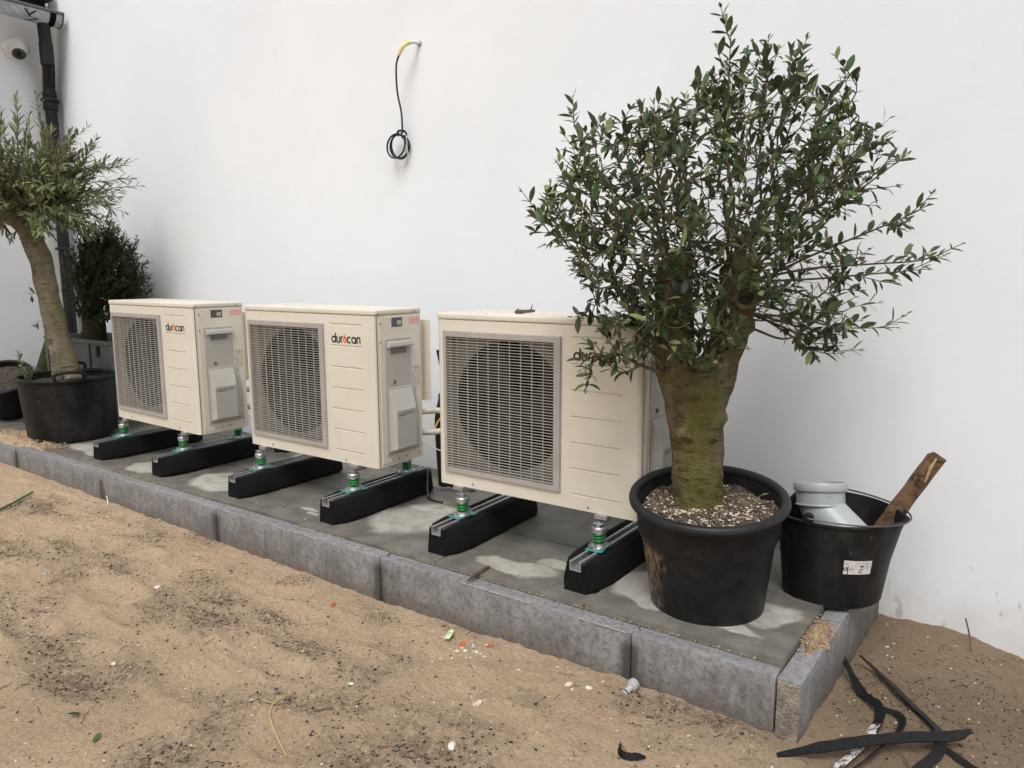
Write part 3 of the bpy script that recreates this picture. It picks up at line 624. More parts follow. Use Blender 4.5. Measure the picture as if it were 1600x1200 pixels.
    b = MB(); b.lathe([(.0085,0),(.0085,.004),(.006,.0055),(.005,.002)],16,mat=Matrix.Translation((W+.005,.101,.351))@Matrix.Rotation(R(90),4,'Y')); b.build('hatch_screw', M_DKSLOT, u, smooth=40)
    b = MB(); b.box((W+.002,.095,.577),(W+.0032,.158,.615)); b.build('window_sticker', M_GLASS, u)
    b = MB(); b.box((W+.003,.127,.584),(W+.0040,.152,.603)); b.build('sticker_code', M_GREYL, u)
    b = MB(); b.box((W+.002,.198,.586),(W+.0032,.262,.612)); b.build('warning_sticker', M_PINK, u)
    b = MB()
    rl = random.Random(3)
    for k in range(15):
        z = .404-.0058*k; y = .216
        while y < .258:
            w_ = rl.uniform(.004,.016)
            if rl.random()<.75: b.box((W+.0022,y,z-.0017),(W+.0031,min(y+w_,.259),z+.0017))
            y += w_+.0025
    for k in range(8):
        z = .310-.0125*k; b.box((W+.0022,.216,z-.0042),(W+.0031,.216+rl.uniform(.012,.030),z+.0028))
    b.build('rating_print', M_GREYL, u)
    b = MB(); b.lathe([(.004,0),(.004,.0015),(.002,.0025)],10); sc0 = None
    for (x,y,z) in [(W+.0025,y,z) for (y,z) in [(.018,.635),(.237,.635),(.031,.594),(.031,.518),(.085,.024),(.118,.022),(.165,.024),(.245,.026)]]+[(.164,0,.016),(.648,0,.014)]:
        if sc0 is None: o_s = sc0 = b.build('screw', M_DKSLOT, u)
        else: o_s = sc0.copy(); COL.objects.link(o_s)
        o_s.location = (x,y,z); o_s.rotation_euler = (0,R(90),0) if x>W else (R(90),0,0)
    b = MB(); b.box((W-.03,D,.24),(W-.026,D+.05,.595)); b.box((W-.03,D+.046,.24),(W+.012,D+.05,.595)); b.box((W-.02,D+.0505,.25),(W+.004,D+.0525,.585)); b.build('coil_guard', M_CREAM, u, bevel=.001)
    b = MB(); b.tube(arc_path([(W-.06,D-.01,.185),(W-.01,D+.06,.19),(W+.03,D+.11,.185),(W+.05,D+.16,.16)],14), .0135, 12); b.build('conduit', M_CONDUIT, u, smooth=50)
    b = MB(); b.tube(arc_path([(W-.06,D-.01,.10),(W,D+.06,.095),(W+.055,D+.12,.10)],10), .0135, 12); b.build('conduit', M_CONDUIT, u, smooth=50)
    b = MB(); b.tube(arc_path([(W+.01,D+.07,.105),(W+.025,D+.08,.145),(W+.055,D+.10,.18)],12), .0035, 8); b.build('earth_wire', M_EARTH, u, smooth=50)
    b = MB(); b.tube(arc_path([(W-.005,D-.005,.06),(W+.06,D+.05,.02),(W+.13,D+.1,-.015)],12), .0025, 8); b.build('thin_cable', M_CONDUIT, u, smooth=50)
    b = MB()
    b.box((-.022,-.012,-.014),(.022,D+.02,-.0005)); f0 = b.build('foot_rail', M_STEEL, u, (.10,0,0)); f1 = f0.copy(); COL.objects.link(f1); f1.location = (.70,0,0)
    return u
unit = make_unit()
UL = [(-3.2908,.2573,-.0269),(-2.1054,.2723,.0065),(-.9494,.2813,.0131)]
unit.location = (*UL[2][:2],Z0); unit.rotation_euler = (0,0,UL[2][2]); unit['label'] = 'cream heat pump partly behind the potted olive tree, nearest the bucket'
unit2 = dup(unit,(*UL[1][:2],Z0),UL[1][2],'middle cream heat pump with its grey side hatch showing, between two others')
unit1 = dup(unit,(*UL[0][:2],Z0),UL[0][2],'cream heat pump standing next to the big black tub and mossy crooked trunk')

# ------------------------------------------------------------------ rubber support feet and spring mounts
def make_foot():
    f = thing('rubber_support', '', 'rubber foot', (0,0,0), 0, 'black rubber support feet under the heat pumps')
    cs = [(-.078,0),(.078,0),(.080,.018),(.060,.094),(.024,.094),(.024,.066),(-.024,.066),(-.024,.094),(-.060,.094),(-.080,.018)]
    ys = [(0,.50,.97),(.038,.84,.99),(.11,1,1),(.555,1,1),(.60,.68,.97)]; b = MB(); n = len(cs); vs = []
    for y,s,h in ys:
        for x,z in cs:
            xx = x if abs(x)<.03 else math.copysign(max(abs(x)*s,.030), x); vs.append((xx,y,z*h if z>.08 else z))
    fs = [(i*n+k,i*n+(k+1)%n,(i+1)*n+(k+1)%n,(i+1)*n+k) for i in range(len(ys)-1) for k in range(n)]
    caps = [(9,8,7,6),(9,6,5,2),(9,2,1,0),(5,4,3,2)]
    fs += [tuple(reversed(c)) for c in caps]+[tuple(c_+(len(ys)-1)*n for c_ in c) for c in caps]
    b.add(vs,fs); b.build('block', M_RUBBER, f, bevel=.004, segs=2, bang=35, smooth=40)
    b = MB(); pf = [(-.0205,.068),(.0205,.068),(.0205,.099),(.011,.099),(.011,.0965),(.017,.0965),(.017,.0715),(-.017,.0715),(-.017,.0965),(-.011,.0965),(-.011,.099),(-.0205,.099)]
    b.prism(pf,-.003,.60,f=lambda x,z,y:(x,y,z)); b.build('rail', M_ALU, f); return f
foot = make_foot()
FX = [-3.262,-2.672,-2.035,-1.412,-.826,-.252]
LF = ['black rubber foot with rail beside the big black tub','black rubber foot under the hatch side of the heat pump next to the tub','black rubber foot under the grille side of the middle heat pump',
      'black rubber foot beneath the hatch side of the middle heat pump','black rubber foot with rail behind the small wooden stick','black rubber foot partly behind the large potted olive']
feet = []
for k,x in enumerate(FX):
    o = foot if k==0 else dup(foot); o.location = (x, .118+(.004 if k==5 else 0), .010+.0012*k); o.rotation_euler = (0,0,R(random.uniform(-1.2,1.2)) if k<5 else R(-1)); o['label'] = LF[k]; feet.append(o)
def make_mount():
    s = thing('spring_mount', '', 'spring mount', (0,0,0), 0, 'green spring mounts on the rubber feet')
    b = MB(); b.box((-.030,-.048,0),(.030,.048,.004)); b.build('gasket', M_TEAL, s, bevel=.002)
    b = MB(); el = [(.033*math.cos(a), .043*math.sin(a)) for a in np.linspace(0,6.283,29)[:-1]]; b.prism(el,.0045,.0085); b.lathe([(.028,.0085),(.026,.0165),(.022,.0185)],24); b.build('base_plate', M_STEEL, s, smooth=35)
    b = MB(); b.lathe([(.007,.0086),(.007,.013),(.0045,.0135),(.0045,.021)],10); b0 = b.build('bolt', M_STEEL, s, (0,-.035,0), smooth=35); b1 = b0.copy(); COL.objects.link(b1); b1.location = (0,.035,0)
    b = MB(); hx = [(.0195*math.cos(t_), .0195*math.sin(t_), .020+.032*t_/(2*math.pi*3.2)) for t_ in np.linspace(0,2*math.pi*3.2,64)]; b.tube(hx,.0036,8); b.build('spring', M_SPRING, s, smooth=60)
    b = MB(); b.lathe([(.010,.018),(.010,.055)],12); b.build('core', M_SPRING, s, smooth=50)
    b = MB(); b.lathe([(.023,.052),(.026,.056),(.026,.070),(.022,.074)],24); b.lathe([(.011,.0745),(.011,.082),(.006,.083),(.006,.089)],6); b.build('top_cap', M_STEEL, s, smooth=35)
    b = MB(); b.prism([(-.015,-.018),(.015,-.018),(.020,.020),(.020,.055),(-.020,.055),(-.020,.020)],.0835,.0865); b.box((-.019,.050,.087),(.019,.0545,.104)); b.build('bracket', M_STEEL, s, bevel=.001); return s
mount = make_mount(); first = True
MLf = ['spring mount on the front end of the rubber foot beside the tub','spring mount under the hatch corner of the heat pump next to the tub','spring mount under the grille corner of the middle heat pump','spring mount under the hatch corner of the middle heat pump','spring mount on the front of the rubber foot behind the stick','spring mount on the rubber foot beside the potted olive']
MLb = ['spring mount at the wall end of the foot beside the tub','spring mount in shade under the hatch side of the heat pump next to the tub','spring mount in shade at the wall end of the middle unit grille foot','spring mount in shade at the wall end of the middle unit hatch foot','spring mount in shade at the wall end of the foot behind the stick','spring mount in shade at the wall end of the foot by the potted olive']
for k,x in enumerate(FX):
    for y,lb in ((.272,MLf[k]),(.60,MLb[k])):
        if k in (0,2,4,5) and y>.5: continue
        o = mount if first else dup(mount); first = False
        o.location = (feet[k].location.x+(y-.118)*-math.sin(feet[k].rotation_euler.z), y, feet[k].location.z+.0992); o.rotation_euler=(0,0,R(random.uniform(-10,10)) if y<.5 else R(180)); o['label'] = lb
# insulated refrigerant lines and loose cable behind
for (ux,uy,ua),lb in ((UL[0],'black insulated pipe bundle behind the heat pump next to the tub'),(UL[1],'black insulated pipe bundle against the wall beside the middle heat pump')):
    o = thing('pipe_bundle', lb, 'pipe bundle', (ux+W-.03,uy+D+.17,0), 0, 'black pipe bundles behind the heat pumps')
    for dx,dy,rr_ in ((0,0,.032),(.045,.01,.026)):
        b = MB(); b.tube(arc_path([(dx-.05,dy+.08,.52),(dx-.02,dy+.05,.44),(dx,dy,.36),(dx+.005,dy,.2),(dx-.01,dy+.03,.04)],18), [rr_*.35]*3+[rr_]*17, 12); b.build('insulated_pipe', M_FOAM, o, smooth=60)
    b = MB(); b.tube(arc_path([(-.09,.09,.66),(-.05,.08,.53),(-.01,.03,.44)],10), .011, 10); b.build('feed_pipe', M_FOAM, o, smooth=60)
b = MB(); b.tube(arc_path([(-1.37,.70,.115),(-1.34,.66,.11),(-1.31,.62,.06),(-1.285,.60,.016),(-1.24,.585,.012),(-1.19,.59,.012)],30), .0065, 10)
o = b.build('loose_cable', M_CABLE, smooth=50); tag(o,'short black cable end trailing onto the paving between two heat pumps','cable')
b = MB(); b.tube([(-1.19,.59,.012),(-1.183,.592,.0125)], .003, 8); b.build('wire_end', M_STEEL, o)

# ------------------------------------------------------------------ pots and soil
def soil_disc(name, c, r, z, label, mat=M_SOIL, amp=.012, parent=None, lift=0):
    n, m = 40, 12; vs = [(0,0,lift)]; fs = []
    for i in range(1,m+1):
        for j in range(n):
            a = 2*math.pi*j/n; q = r*i/m; x,y = q*math.cos(a), q*math.sin(a); vs.append((x,y,amp*float(fbm(np.array(x*14+c[0]*9),np.array(y*14),3))-.012*(i/m)**3+lift))
    fs += [(0,1+j,1+(j+1)%n) for j in range(n)]
    for i in range(m-1): fs += [(1+i*n+j,1+(i+1)*n+j,1+(i+1)*n+(j+1)%n,1+i*n+(j+1)%n) for j in range(n)]
    b = MB(); b.add(vs,fs); o = b.build(name, mat, parent, (c[0],c[1],z), smooth=60); tag(o,label,kind='stuff'); return o
def torus_ring(b, r, z, tr, n=48, m=10, ez=1): b.lathe([(r+tr*math.cos(t_), z+tr*ez*math.sin(t_)) for t_ in np.linspace(0,2*math.pi,m+1)], n, close=True)
# big pot
PX,PY = .118,.288
pot = thing('plant_pot', 'large round black plastic plant pot holding the thick-trunked olive tree', 'plant pot', (PX,PY,.014)); POTROT = (R(8),R(1.5),0); pot.rotation_euler = POTROT
def tip(o): o.location = (PX,PY,.014); o.rotation_euler = POTROT; return o
b = MB(); b.lathe([(.150,.004),(.164,.0),(.168,.006),(.194,.235),(.1945,.240),(.205,.255),(.2065,.262),(.209,.330),(.217,.343),(.202,.343),(.196,.24),(.160,.02),(.001,.02)], 64); b.build('body', M_POTM, pot, smooth=40)
b = MB(); torus_ring(b,.2175,.352,.0140,64,12,1.1); b.build('rim', M_POT, pot, smooth=60)
tip(soil_disc('potting_soil',(PX,PY),.203,.320,'dark potting soil in the large pot, covered with pale chips',amp=.022,lift=.320))
def disc_pts(c,r,z,n,f=None):
    out=[]
    while len(out)<n:
        a,q = random.random()*6.283, r*math.sqrt(random.random()); x,y = c[0]+q*math.cos(a), c[1]+q*math.sin(a)
        if f and not f(x,y): continue
        out.append((x-c[0],y-c[1],z+.022*float(fbm(np.array((x-c[0])*14+c[0]*9),np.array((y-c[1])*14),3))-.012*(q/r)**3+.002))
    return out
tip(scatter('pale_soil_chips', disc_pts((PX,PY),.194,.320,900,lambda x,y:random.random()<.35+.65*(y<PY+.06)), M_PERL,.0016,.006,.7,'pale perlite and stone chips on the potting soil'))
tip(scatter('brown_soil_chips', disc_pts((PX,PY),.198,.320,1500), M_SOILCH,.0015,.006,.6,'brown bark crumbs on the potting soil'))
# seedling
sd_ = thing('seedling','tiny green seedling sprouting from the soil of the large pot','plant',(PX+.125,PY+.035,.343))
b = MB(); b.tube(arc_path([(0,0,-.01),(.004,0,.012),(.012,.004,.026)],8),.0015,6); b.build('stem',LA[2],sd_)
for k,(a,l) in enumerate(((.3,.024),(2.6,.014))):
    b = MB(); b.add([(0,0,0),(.4*l,-.3*l,.2*l),(l,0,.35*l),(.4*l,.3*l,.2*l)],[(0,1,2,3)]); b.build('leaf',LA[2],sd_,(.012,.004,.026) if k==0 else (.002,0,.006),(0,0,a))

# ------------------------------------------------------------------ leaf toolkit and trees
def leaf_verts(L, Wd, bend=.15, fold=.25):
    # 2 columns x 4 stations about the midrib
    st = [(0,.10),(.28,.85),(.58,1.0),(.84,.55),(1,.0)]; vs=[]; fs=[]
    for t_,w in st:
        z = -bend*L*t_*t_; vs += [(t_*L,-w*Wd/2,z+fold*w*Wd/2),(t_*L,0,z),(t_*L,w*Wd/2,z+fold*w*Wd/2)]
    for k in range(4):
        a = k*3; fs += [(a,a+3,a+4,a+1),(a+1,a+4,a+5,a+2)]
    return np.array(vs), fs
def frame_mat(p, d, upv):
    d = d.normalized(); y = upv.cross(d)
    if y.length < 1e-4: y = d.orthogonal()
    y.normalize(); z = d.cross(y); m = Matrix((d,y,z)).transposed().to_4x4(); m.translation = p; return m
def rvec(): 
    v = rng.normal(size=3); return Vector(v/np.linalg.norm(v))
def twig_leaves(path, out, L=(.036,.056), Wd=(.011,.016), step=.022, start=.25, spread=(30,65), dens=1.0, kinds=(.50,.36,.14), terminal=True):
    """opposite pairs along a twig; out gets (matrix, scale, kind)"""
    P = [Vector(p) for p in path]; ln = sum((P[i+1]-P[i]).length for i in range(len(P)-1))
    if ln < 1e-4: return
    s = ln*start+random.random()*step; acc = 0; i = 0; ph = random.random()*3.14
    while s < ln:
        while i < len(P)-2 and acc+(P[i+1]-P[i]).length < s: acc += (P[i+1]-P[i]).length; i += 1
        seg = P[i+1]-P[i]; t_ = (s-acc)/max(seg.length,1e-6); p = P[i]+seg*min(max(t_,0),1); d = seg.normalized(); o1 = d.orthogonal().normalized(); o2 = d.cross(o1)
        ph += 1.57+random.uniform(-.3,.3); fr = s/ln
        for sg in (0,math.pi):
            if random.random() > dens: continue
            a = R(random.uniform(*spread)); side_ = o1*math.cos(ph+sg)+o2*math.sin(ph+sg)
            dv = d*math.cos(a)+side_*math.sin(a)+rvec()*.18+Vector((0,0,.05)); u_ = (Vector((0,0,1))*.75+d*.35+rvec()*.35)
            k = random.random(); kd = 0 if k<kinds[0] else (1 if k<kinds[0]+kinds[1] else 2)
            if fr > .86 and kd == 0 and random.random()<.35: kd = 2 if random.random()<.5 else 1
            sc_ = random.uniform(*L)*(1-.4*max(0,(fr-.75)/.25)); out.append((frame_mat(p,dv,u_), sc_, random.uniform(*Wd)/L[1]*sc_*1.15, kd))
        s += step*random.uniform(.75,1.35)
    if terminal:
        for _ in range(2): out.append((frame_mat(P[-1],(P[-1]-P[-2]).normalized()+rvec()*.3,Vector((0,0,1))+rvec()*.5), L[0]*random.uniform(.5,.8), Wd[0]*.6, 2 if random.random()<.55 else 1))
def leaves_mesh(name, leaves, mats, parent, label=None):
    V=[]; F=[]; mi=[]
    for (m,L,Wd,kd) in leaves:
        vs,fs = leaf_verts(L,Wd,random.uniform(-.05,.3),random.uniform(.1,.45)); n=len(V)
        A = np.array(m)[:3,:3]; t_ = np.array(m)[:3,3]; V += (vs@A.T+t_).tolist(); F += [tuple(i+n for i in f) for f in fs]; mi += [kd]*len(fs)
    me = bpy.data.meshes.new(name); me.from_pydata(V,[],F)
    for mt in mats: me.materials.append(mt)
    me.polygons.foreach_set('material_index',mi); me.polygons.foreach_set('use_smooth',[True]*len(F)); me.update()
    o = link(name,me,parent); o['kind']='stuff'; return o
def inpoly(x,z,poly):
    c=False; n=len(poly)
    for i in range(n):
        x1,z1=poly[i]; x2,z2=poly[(i+1)%n]
        if (z1>z)!=(z2>z) and x<(x2-x1)*(z-z1)/(z2-z1)+x1: c=not c
    return c
def colonize(starts, att, step=.03, infl=.28, kill=.045, iters=90, jit=.22, upb=.05):
    """space colonisation; starts: list of polylines; returns nodes, parents"""
    N=[]; par=[]
    for pl in starts:
        for k,p in enumerate(pl): N.append(np.array(p,float)); par.append(len(N)-2 if k else -1)
    nb = len(N); A = np.array(att)
    for _ in range(iters):
        if len(A)==0: break
        Nn_ = np.array(N); d = np.linalg.norm(A[:,None]-Nn_[None],axis=2); j = d.argmin(1); dm = d[np.arange(len(A)),j]
        ok = dm<infl
        if not ok.any(): break
        grew=False
        for k in np.unique(j[ok]):
            v = A[ok&(j==k)]-Nn_[k]; v = v/np.linalg.norm(v,axis=1)[:,None]; g = v.sum(0); g = g/(np.linalg.norm(g)+1e-9)+rng.normal(size=3)*jit+np.array([0,0,upb]); g/=np.linalg.norm(g)
            q = Nn_[k]+g*step
            N.append(q); par.append(int(k)); grew=True
        Nn_ = np.array(N); d = np.linalg.norm(A[:,None]-Nn_[None,-max(1,len(N)-len(j)):],axis=2) if False else np.linalg.norm(A[:,None]-Nn_[None],axis=2)
        A = A[d.min(1)>kill]
        if not grew: break
    return np.array(N), par, nb
def chains(N, par):
    ch = [[] for _ in N]
    for k,p in enumerate(par):
        if p>=0: ch[p].append(k)
    size = [1]*len(N)
    for k in range(len(N)-1,-1,-1):
        if par[k]>=0: size[par[k]] += size[k]
    out=[]; stack=[k for k,p in enumerate(par) if p<0]
    seen=set()
    while stack:
        r0=stack.pop(); pth=[r0]; k=r0
        while ch[k]:
            kids=sorted(ch[k],key=lambda q:-size[q]); 
            for q in kids[1:]: stack.append(('b',k,q)) if False else out.append(None) if False else stack.append(q)
            k=kids[0]; pth.append(k)
        if par[r0]>=0: pth=[par[r0]]+pth
        out.append(pth)
    return out, size
def blend_tubes(name, tubes, mat, parent, voxel=.008, rough=.004, extra=()):
    b = MB()
    for pth,rd in tubes: b.tube(arc_path(pth,4*(len(pth)-1)), list(np.interp(np.linspace(0,1,4*(len(pth)-1)//(len(pth)-1)*(len(pth)-1)+1),np.linspace(0,1,len(pth)),rd)), 20)
    for c,r in extra:
        b.lathe([(r*math.sin(t_),-r*math.cos(t_)) for t_ in np.linspace(.05,math.pi-.05,9)],14,c)
    o = b.build(name, mat, parent); md = o.modifiers.new('remesh','REMESH'); md.mode='VOXEL'; md.voxel_size=voxel; ms = o.modifiers.new('smooth','SMOOTH'); ms.iterations=6; ms.factor=.5
    dg = bpy.context.evaluated_depsgraph_get(); me = bpy.data.meshes.new_from_object(o.evaluated_get(dg)); o.modifiers.clear(); o.data = me
    co = np.empty(len(me.vertices)*3); me.vertices.foreach_get('co',co); co=co.reshape(-1,3); no=np.empty_like(co.ravel()); me.vertices.foreach_get('normal',no); no=no.reshape(-1,3)
    h = fbm(co[:,0]*14+co[:,2]*5, co[:,1]*14+co[:,2]*9+3,4)+.14*fbm(co[:,0]*30+co[:,2]*3, co[:,2]*70+co[:,1]*30,3); co += no*(h*rough)[:,None]; me.vertices.foreach_set('co',co.ravel())
    me.polygons.foreach_set('use_smooth',[True]*len(me.polygons)); me.update(); return o

Rv = Vector((.8218,.5697,0)); 
# ---- right olive tree. u runs along Rv through the trunk, e is the crown's depth axis
T0 = Vector((.065,.285,0)); Ed = Vector((-.36,.93,.09))
def TP(u,z,w=0): p = T0+Rv*u+Ed*w; return Vector((p.x,p.y,z+Ed.z*w))
tree = thing('olive_tree','thick forked olive tree with mossy trunk growing in the large black pot','tree',(0,0,0))
trunk = blend_tubes('trunk',[([TP(.014,.30),TP(.012,.36),TP(.004,.50),TP(-.004,.60),TP(-.004,.69),TP(-.012,.76)],[.083,.077,.077,.085,.098,.075]),
    ([TP(-.03,.64),TP(-.062,.74),TP(-.074,.84),TP(-.082,.95),TP(-.076,1.05)],[.062,.060,.056,.055,.050]),
    ([TP(.03,.64),TP(.062,.74),TP(.088,.83),TP(.106,.93),TP(.113,1.03)],[.062,.056,.053,.057,.056])],M_BARK,tree,.006,.009,
    extra=[(TP(-.045,.90,-.045),.026),(TP(-.115,.80,-.02),.026),(TP(-.01,.70,-.085),.03),(TP(.07,.60,-.05),.025),(TP(-.05,.55,-.05),.022),(TP(-.08,1.05,-.03),.036),(TP(-.06,1.06,.03),.03),(TP(.10,1.04,-.03),.036),(TP(.14,1.03,.02),.036),(TP(.135,.87,-.03),.03)])
sc_c = TP(.128,.955,-.064); b = MB(); mt_ = Matrix.Translation(sc_c)@Matrix.Rotation(R(20),4,'Z')@Matrix.Rotation(R(88),4,'X')
b.lathe([(.030+.010*math.cos(t_),.010*math.sin(t_)) for t_ in np.linspace(0,6.283,9)],20,mat=mt_,close=True); b.build('bark_collar',M_BARK,trunk,smooth=60)
b = MB(); b.lathe([(.001,.001),(.027,.004)],20,mat=mt_); b.build('rot_hole',simple('rotten_wood',(.018,.014,.010),.95,var=.5,scale=60,bump=.5),trunk)
dense = [(-.458,1.266),(-.48,1.186),(-.42,1.086),(-.354,.976),(-.25,.938),(-.119,.938),(.01,.993),(.158,1.03),(.28,1.06),(.40,1.157),(.47,1.264),(.50,1.353),(.455,1.44),(.39,1.50),(.29,1.555),(.20,1.60),(.058,1.63),(-.011,1.555),(-.081,1.48),(-.188,1.445),(-.296,1.42),(-.385,1.345)]
lowl = [(-.363,.976),(-.30,.80),(-.17,.75),(-.096,.806),(-.101,.975)]; lowm = [(-.096,.78),(.111,.80),(.104,.975),(-.101,.975)]; lowr = [(.176,1.03),(.186,.85),(.40,.80),(.47,.937),(.50,1.066),(.304,1.066)]
att=[]
def sample(poly,n,wmax,c,rad,w0=0):
    k=0
    xs_=[p[0] for p in poly]; zs_=[p[1] for p in poly]
    while k<n:
        u,z=random.uniform(min(xs_),max(xs_)),random.uniform(min(zs_),max(zs_))
        if not inpoly(u,z,poly): continue
        q=min(1,math.hypot((u-c[0])/rad[0],(z-c[1])/rad[1])); w=random.uniform(-1,1)*wmax*math.sqrt(max(.06,1-q*q))+w0
        att.append(tuple(TP(u,z,w))); k+=1
sample(dense,1050,.34,(0,1.26),(.52,.40)); sample(lowl,80,.16,(-.22,.87),(.2,.2)); sample(lowm,70,.16,(0,.9),(.2,.2),-.10); sample([(-.20,.80),(.16,.80),(.24,1.12),(-.22,1.12)],110,.10,(0,.95),(.3,.3),-.17); sample(lowr,52,.2,(.32,.95),(.25,.2))
starts=[[TP(-.08,.98),TP(-.085,1.04,-.01),TP(-.10,1.10,-.02)],[TP(-.06,1.0,.03),TP(-.05,1.08,.05)],[TP(.11,.98),TP(.115,1.05),TP(.12,1.11,.01)],[TP(.09,1.0,-.03),TP(.07,1.09,-.05)],[TP(-.12,.92),TP(-.17,.97,-.03)],[TP(.15,.93),TP(.20,.97,.02)],[TP(.02,.80,-.05),TP(.02,.85,-.08)],[TP(-.08,.86,-.05),TP(-.09,.90,-.10)],[TP(.09,.88,-.05),TP(.08,.92,-.11)],[TP(.0,.74,-.08),TP(.0,.78,-.12)],[TP(-.08,1.03,.04),TP(-.12,1.10,.12)],[TP(.11,1.03,.05),TP(.14,1.1,.13)],[TP(-.12,1.0,-.04),TP(-.18,1.05,-.1)]]
LL,LW=(.028,.054),(.0125,.0235)
Nd,par,nb = colonize(starts,att,step=.024,infl=.24,kill=.032,iters=110)
chs,size = chains(Nd,par); leaves=[]; tw = MB(); rj = random.Random(5)
for pth in chs:
    P=[Vector(Nd[k]) for k in pth]; rads=[.0011+.00034*size[k]**.5 for k in pth]; rads[0]=rads[min(1,len(rads)-1)]
    if len(P)>1:
        tw.tube(P,rads,5,caps=False); ln=sum((P[i+1]-P[i]).length for i in range(len(P)-1))
        small=[i for i,k in enumerate(pth) if size[k]<26]
        if small and len(P)-small[0]>=2: twig_leaves(P[max(0,small[0]-1):],leaves,L=LL,Wd=LW,step=.027,start=.05,dens=.66)
        for i_ in range(1,len(P)):
            if size[pth[i_]]<160 and rj.random()<.30:
                d=(P[i_]-P[i_-1]).normalized(); dv=(d*.4+rvec()+Vector((0,0,.35))).normalized(); q=[P[i_]]
                for __ in range(3): dv=(dv+rvec()*.2+Vector((0,0,.1))).normalized(); q.append(q[-1]+dv*rj.uniform(.012,.024))
                if q[-1].y<.96: tw.tube(q,[.0013,.0012,.0010,.0008],4,caps=False); twig_leaves(q,leaves,L=LL,Wd=LW,step=.021,start=.1,dens=.8)
shoots=dict(a=([(.122,.993),(.307,1.03),(.492,1.044),(.64,1.056),(.745,1.10)],-.02,.45,.03),b=([(.132,.975),(.323,1.066),(.503,1.139),(.611,1.184),(.66,1.21)],.06,.4,.022),c=([(.037,1.248),(.054,1.50),(.056,1.69)],-.05,.2,.024),d=([(.147,1.247),(.162,1.50),(.162,1.66)],.0,.2,.022),
 e=([(-.086,1.067),(-.309,1.086),(-.41,1.159),(-.475,1.195)],-.08,.35,.02),f=([(-.105,1.104),(-.312,1.302),(-.359,1.39),(-.387,1.468)],.02,.4,.022),g=([(.145,.9),(.277,.89),(.411,.862),(.57,.862)],-.03,.5,.045),h=([(.145,.9),(.28,.843),(.339,.796),(.415,.801)],.02,.4,.04),
 i=([(-.106,.797),(-.203,.92),(-.251,.994),(-.289,1.031)],-.10,.4,.022),j=([(-.104,.73),(-.171,.759),(-.248,.797),(-.33,.755)],-.10,.3,.022),k=([(.121,1.012),(.371,1.193),(.51,1.30),(.58,1.35)],.03,.4,.028),l=([(.1,1.067),(.322,1.388),(.404,1.50),(.41,1.545)],-.04,.4,.022),m=([(.004,1.158),(-.132,1.389),(-.189,1.48)],-.05,.4,.02),
 n=([(.119,1.067),(.245,1.45),(.264,1.59)],.05,.4,.022),o=([(-.10,.74),(-.16,.83),(-.20,.90),(-.26,.86)],-.09,.3,.02),p=([(.15,.86),(.26,.83),(.36,.90),(.44,.95)],-.05,.4,.03),q=([(.12,1.0),(.30,1.12),(.42,1.25),(.47,1.30)],-.1,.3,.024),r=([(.02,.79),(.0,.86),(-.03,.92)],-.1,.2,.022),s=([(.03,.80),(.06,.84),(.05,.93)],-.1,.1,.02),t=([(-.16,.76),(-.22,.74),(-.28,.79)],-.12,.2,.02))
for key,(pl,w,st_,stp) in shoots.items():
    for rep in range(2 if key in 'gha' else 1):
        dz = rep*.03
        P=[TP(u+rep*.02,z-dz*(0 if i_==0 else 1),w*(0.3+.7*i_/len(pl))+rep*.06*i_/len(pl)) for i_,(u,z) in enumerate(pl)]
        if rep: P=P[:-1]
        P=arc_path(P,18); big = key in 'jio'
        tw.tube(P,list(np.linspace(.0042 if not big else .0065,.0012,len(P))),6,caps=False); twig_leaves(P,leaves,L=LL,Wd=LW,step=stp,start=st_,dens=.85)
        for _ in range(3):
            k=rj.randrange(len(P)//3,len(P)-2); d=(P[k+1]-P[k]).normalized(); q=[P[k]]; dv=(d+rvec()*.7).normalized()
            for __ in range(4): dv=(dv+rvec()*.15+Vector((0,0,.06))).normalized(); q.append(q[-1]+dv*rj.uniform(.018,.03))
            tw.tube(q,list(np.linspace(.0018,.001,len(q))),5,caps=False); twig_leaves(q,leaves,L=LL,Wd=LW,step=.022,start=.1,dens=.8)
# bare criss-cross twigs in the lower crown
for _ in range(60):
    u0=rj.choice((-.08,.11)); a=rj.uniform(0,math.pi); p=TP(u0,rj.uniform(.86,1.03),rj.uniform(-.05,.05)); dv=(Rv*math.cos(a)+Vector((0,0,1))*(.25+.6*math.sin(a))+Ed*rj.uniform(-.7,.5)).normalized(); q=[p]
    for __ in range(7): dv=(dv+rvec()*.2+Vector((0,0,.04))).normalized(); q.append(q[-1]+dv*.032)
    tw.tube(q,list(np.linspace(.0026,.001,len(q))),5,caps=False)
    if rj.random()<.5: twig_leaves(q,leaves,step=.035,start=.5,dens=.6)
twm = simple('twig_bark',(.105,.080,.050),.85,var=.3,scale=40)
crown = tw.build('crown',twm,tree,smooth=60)
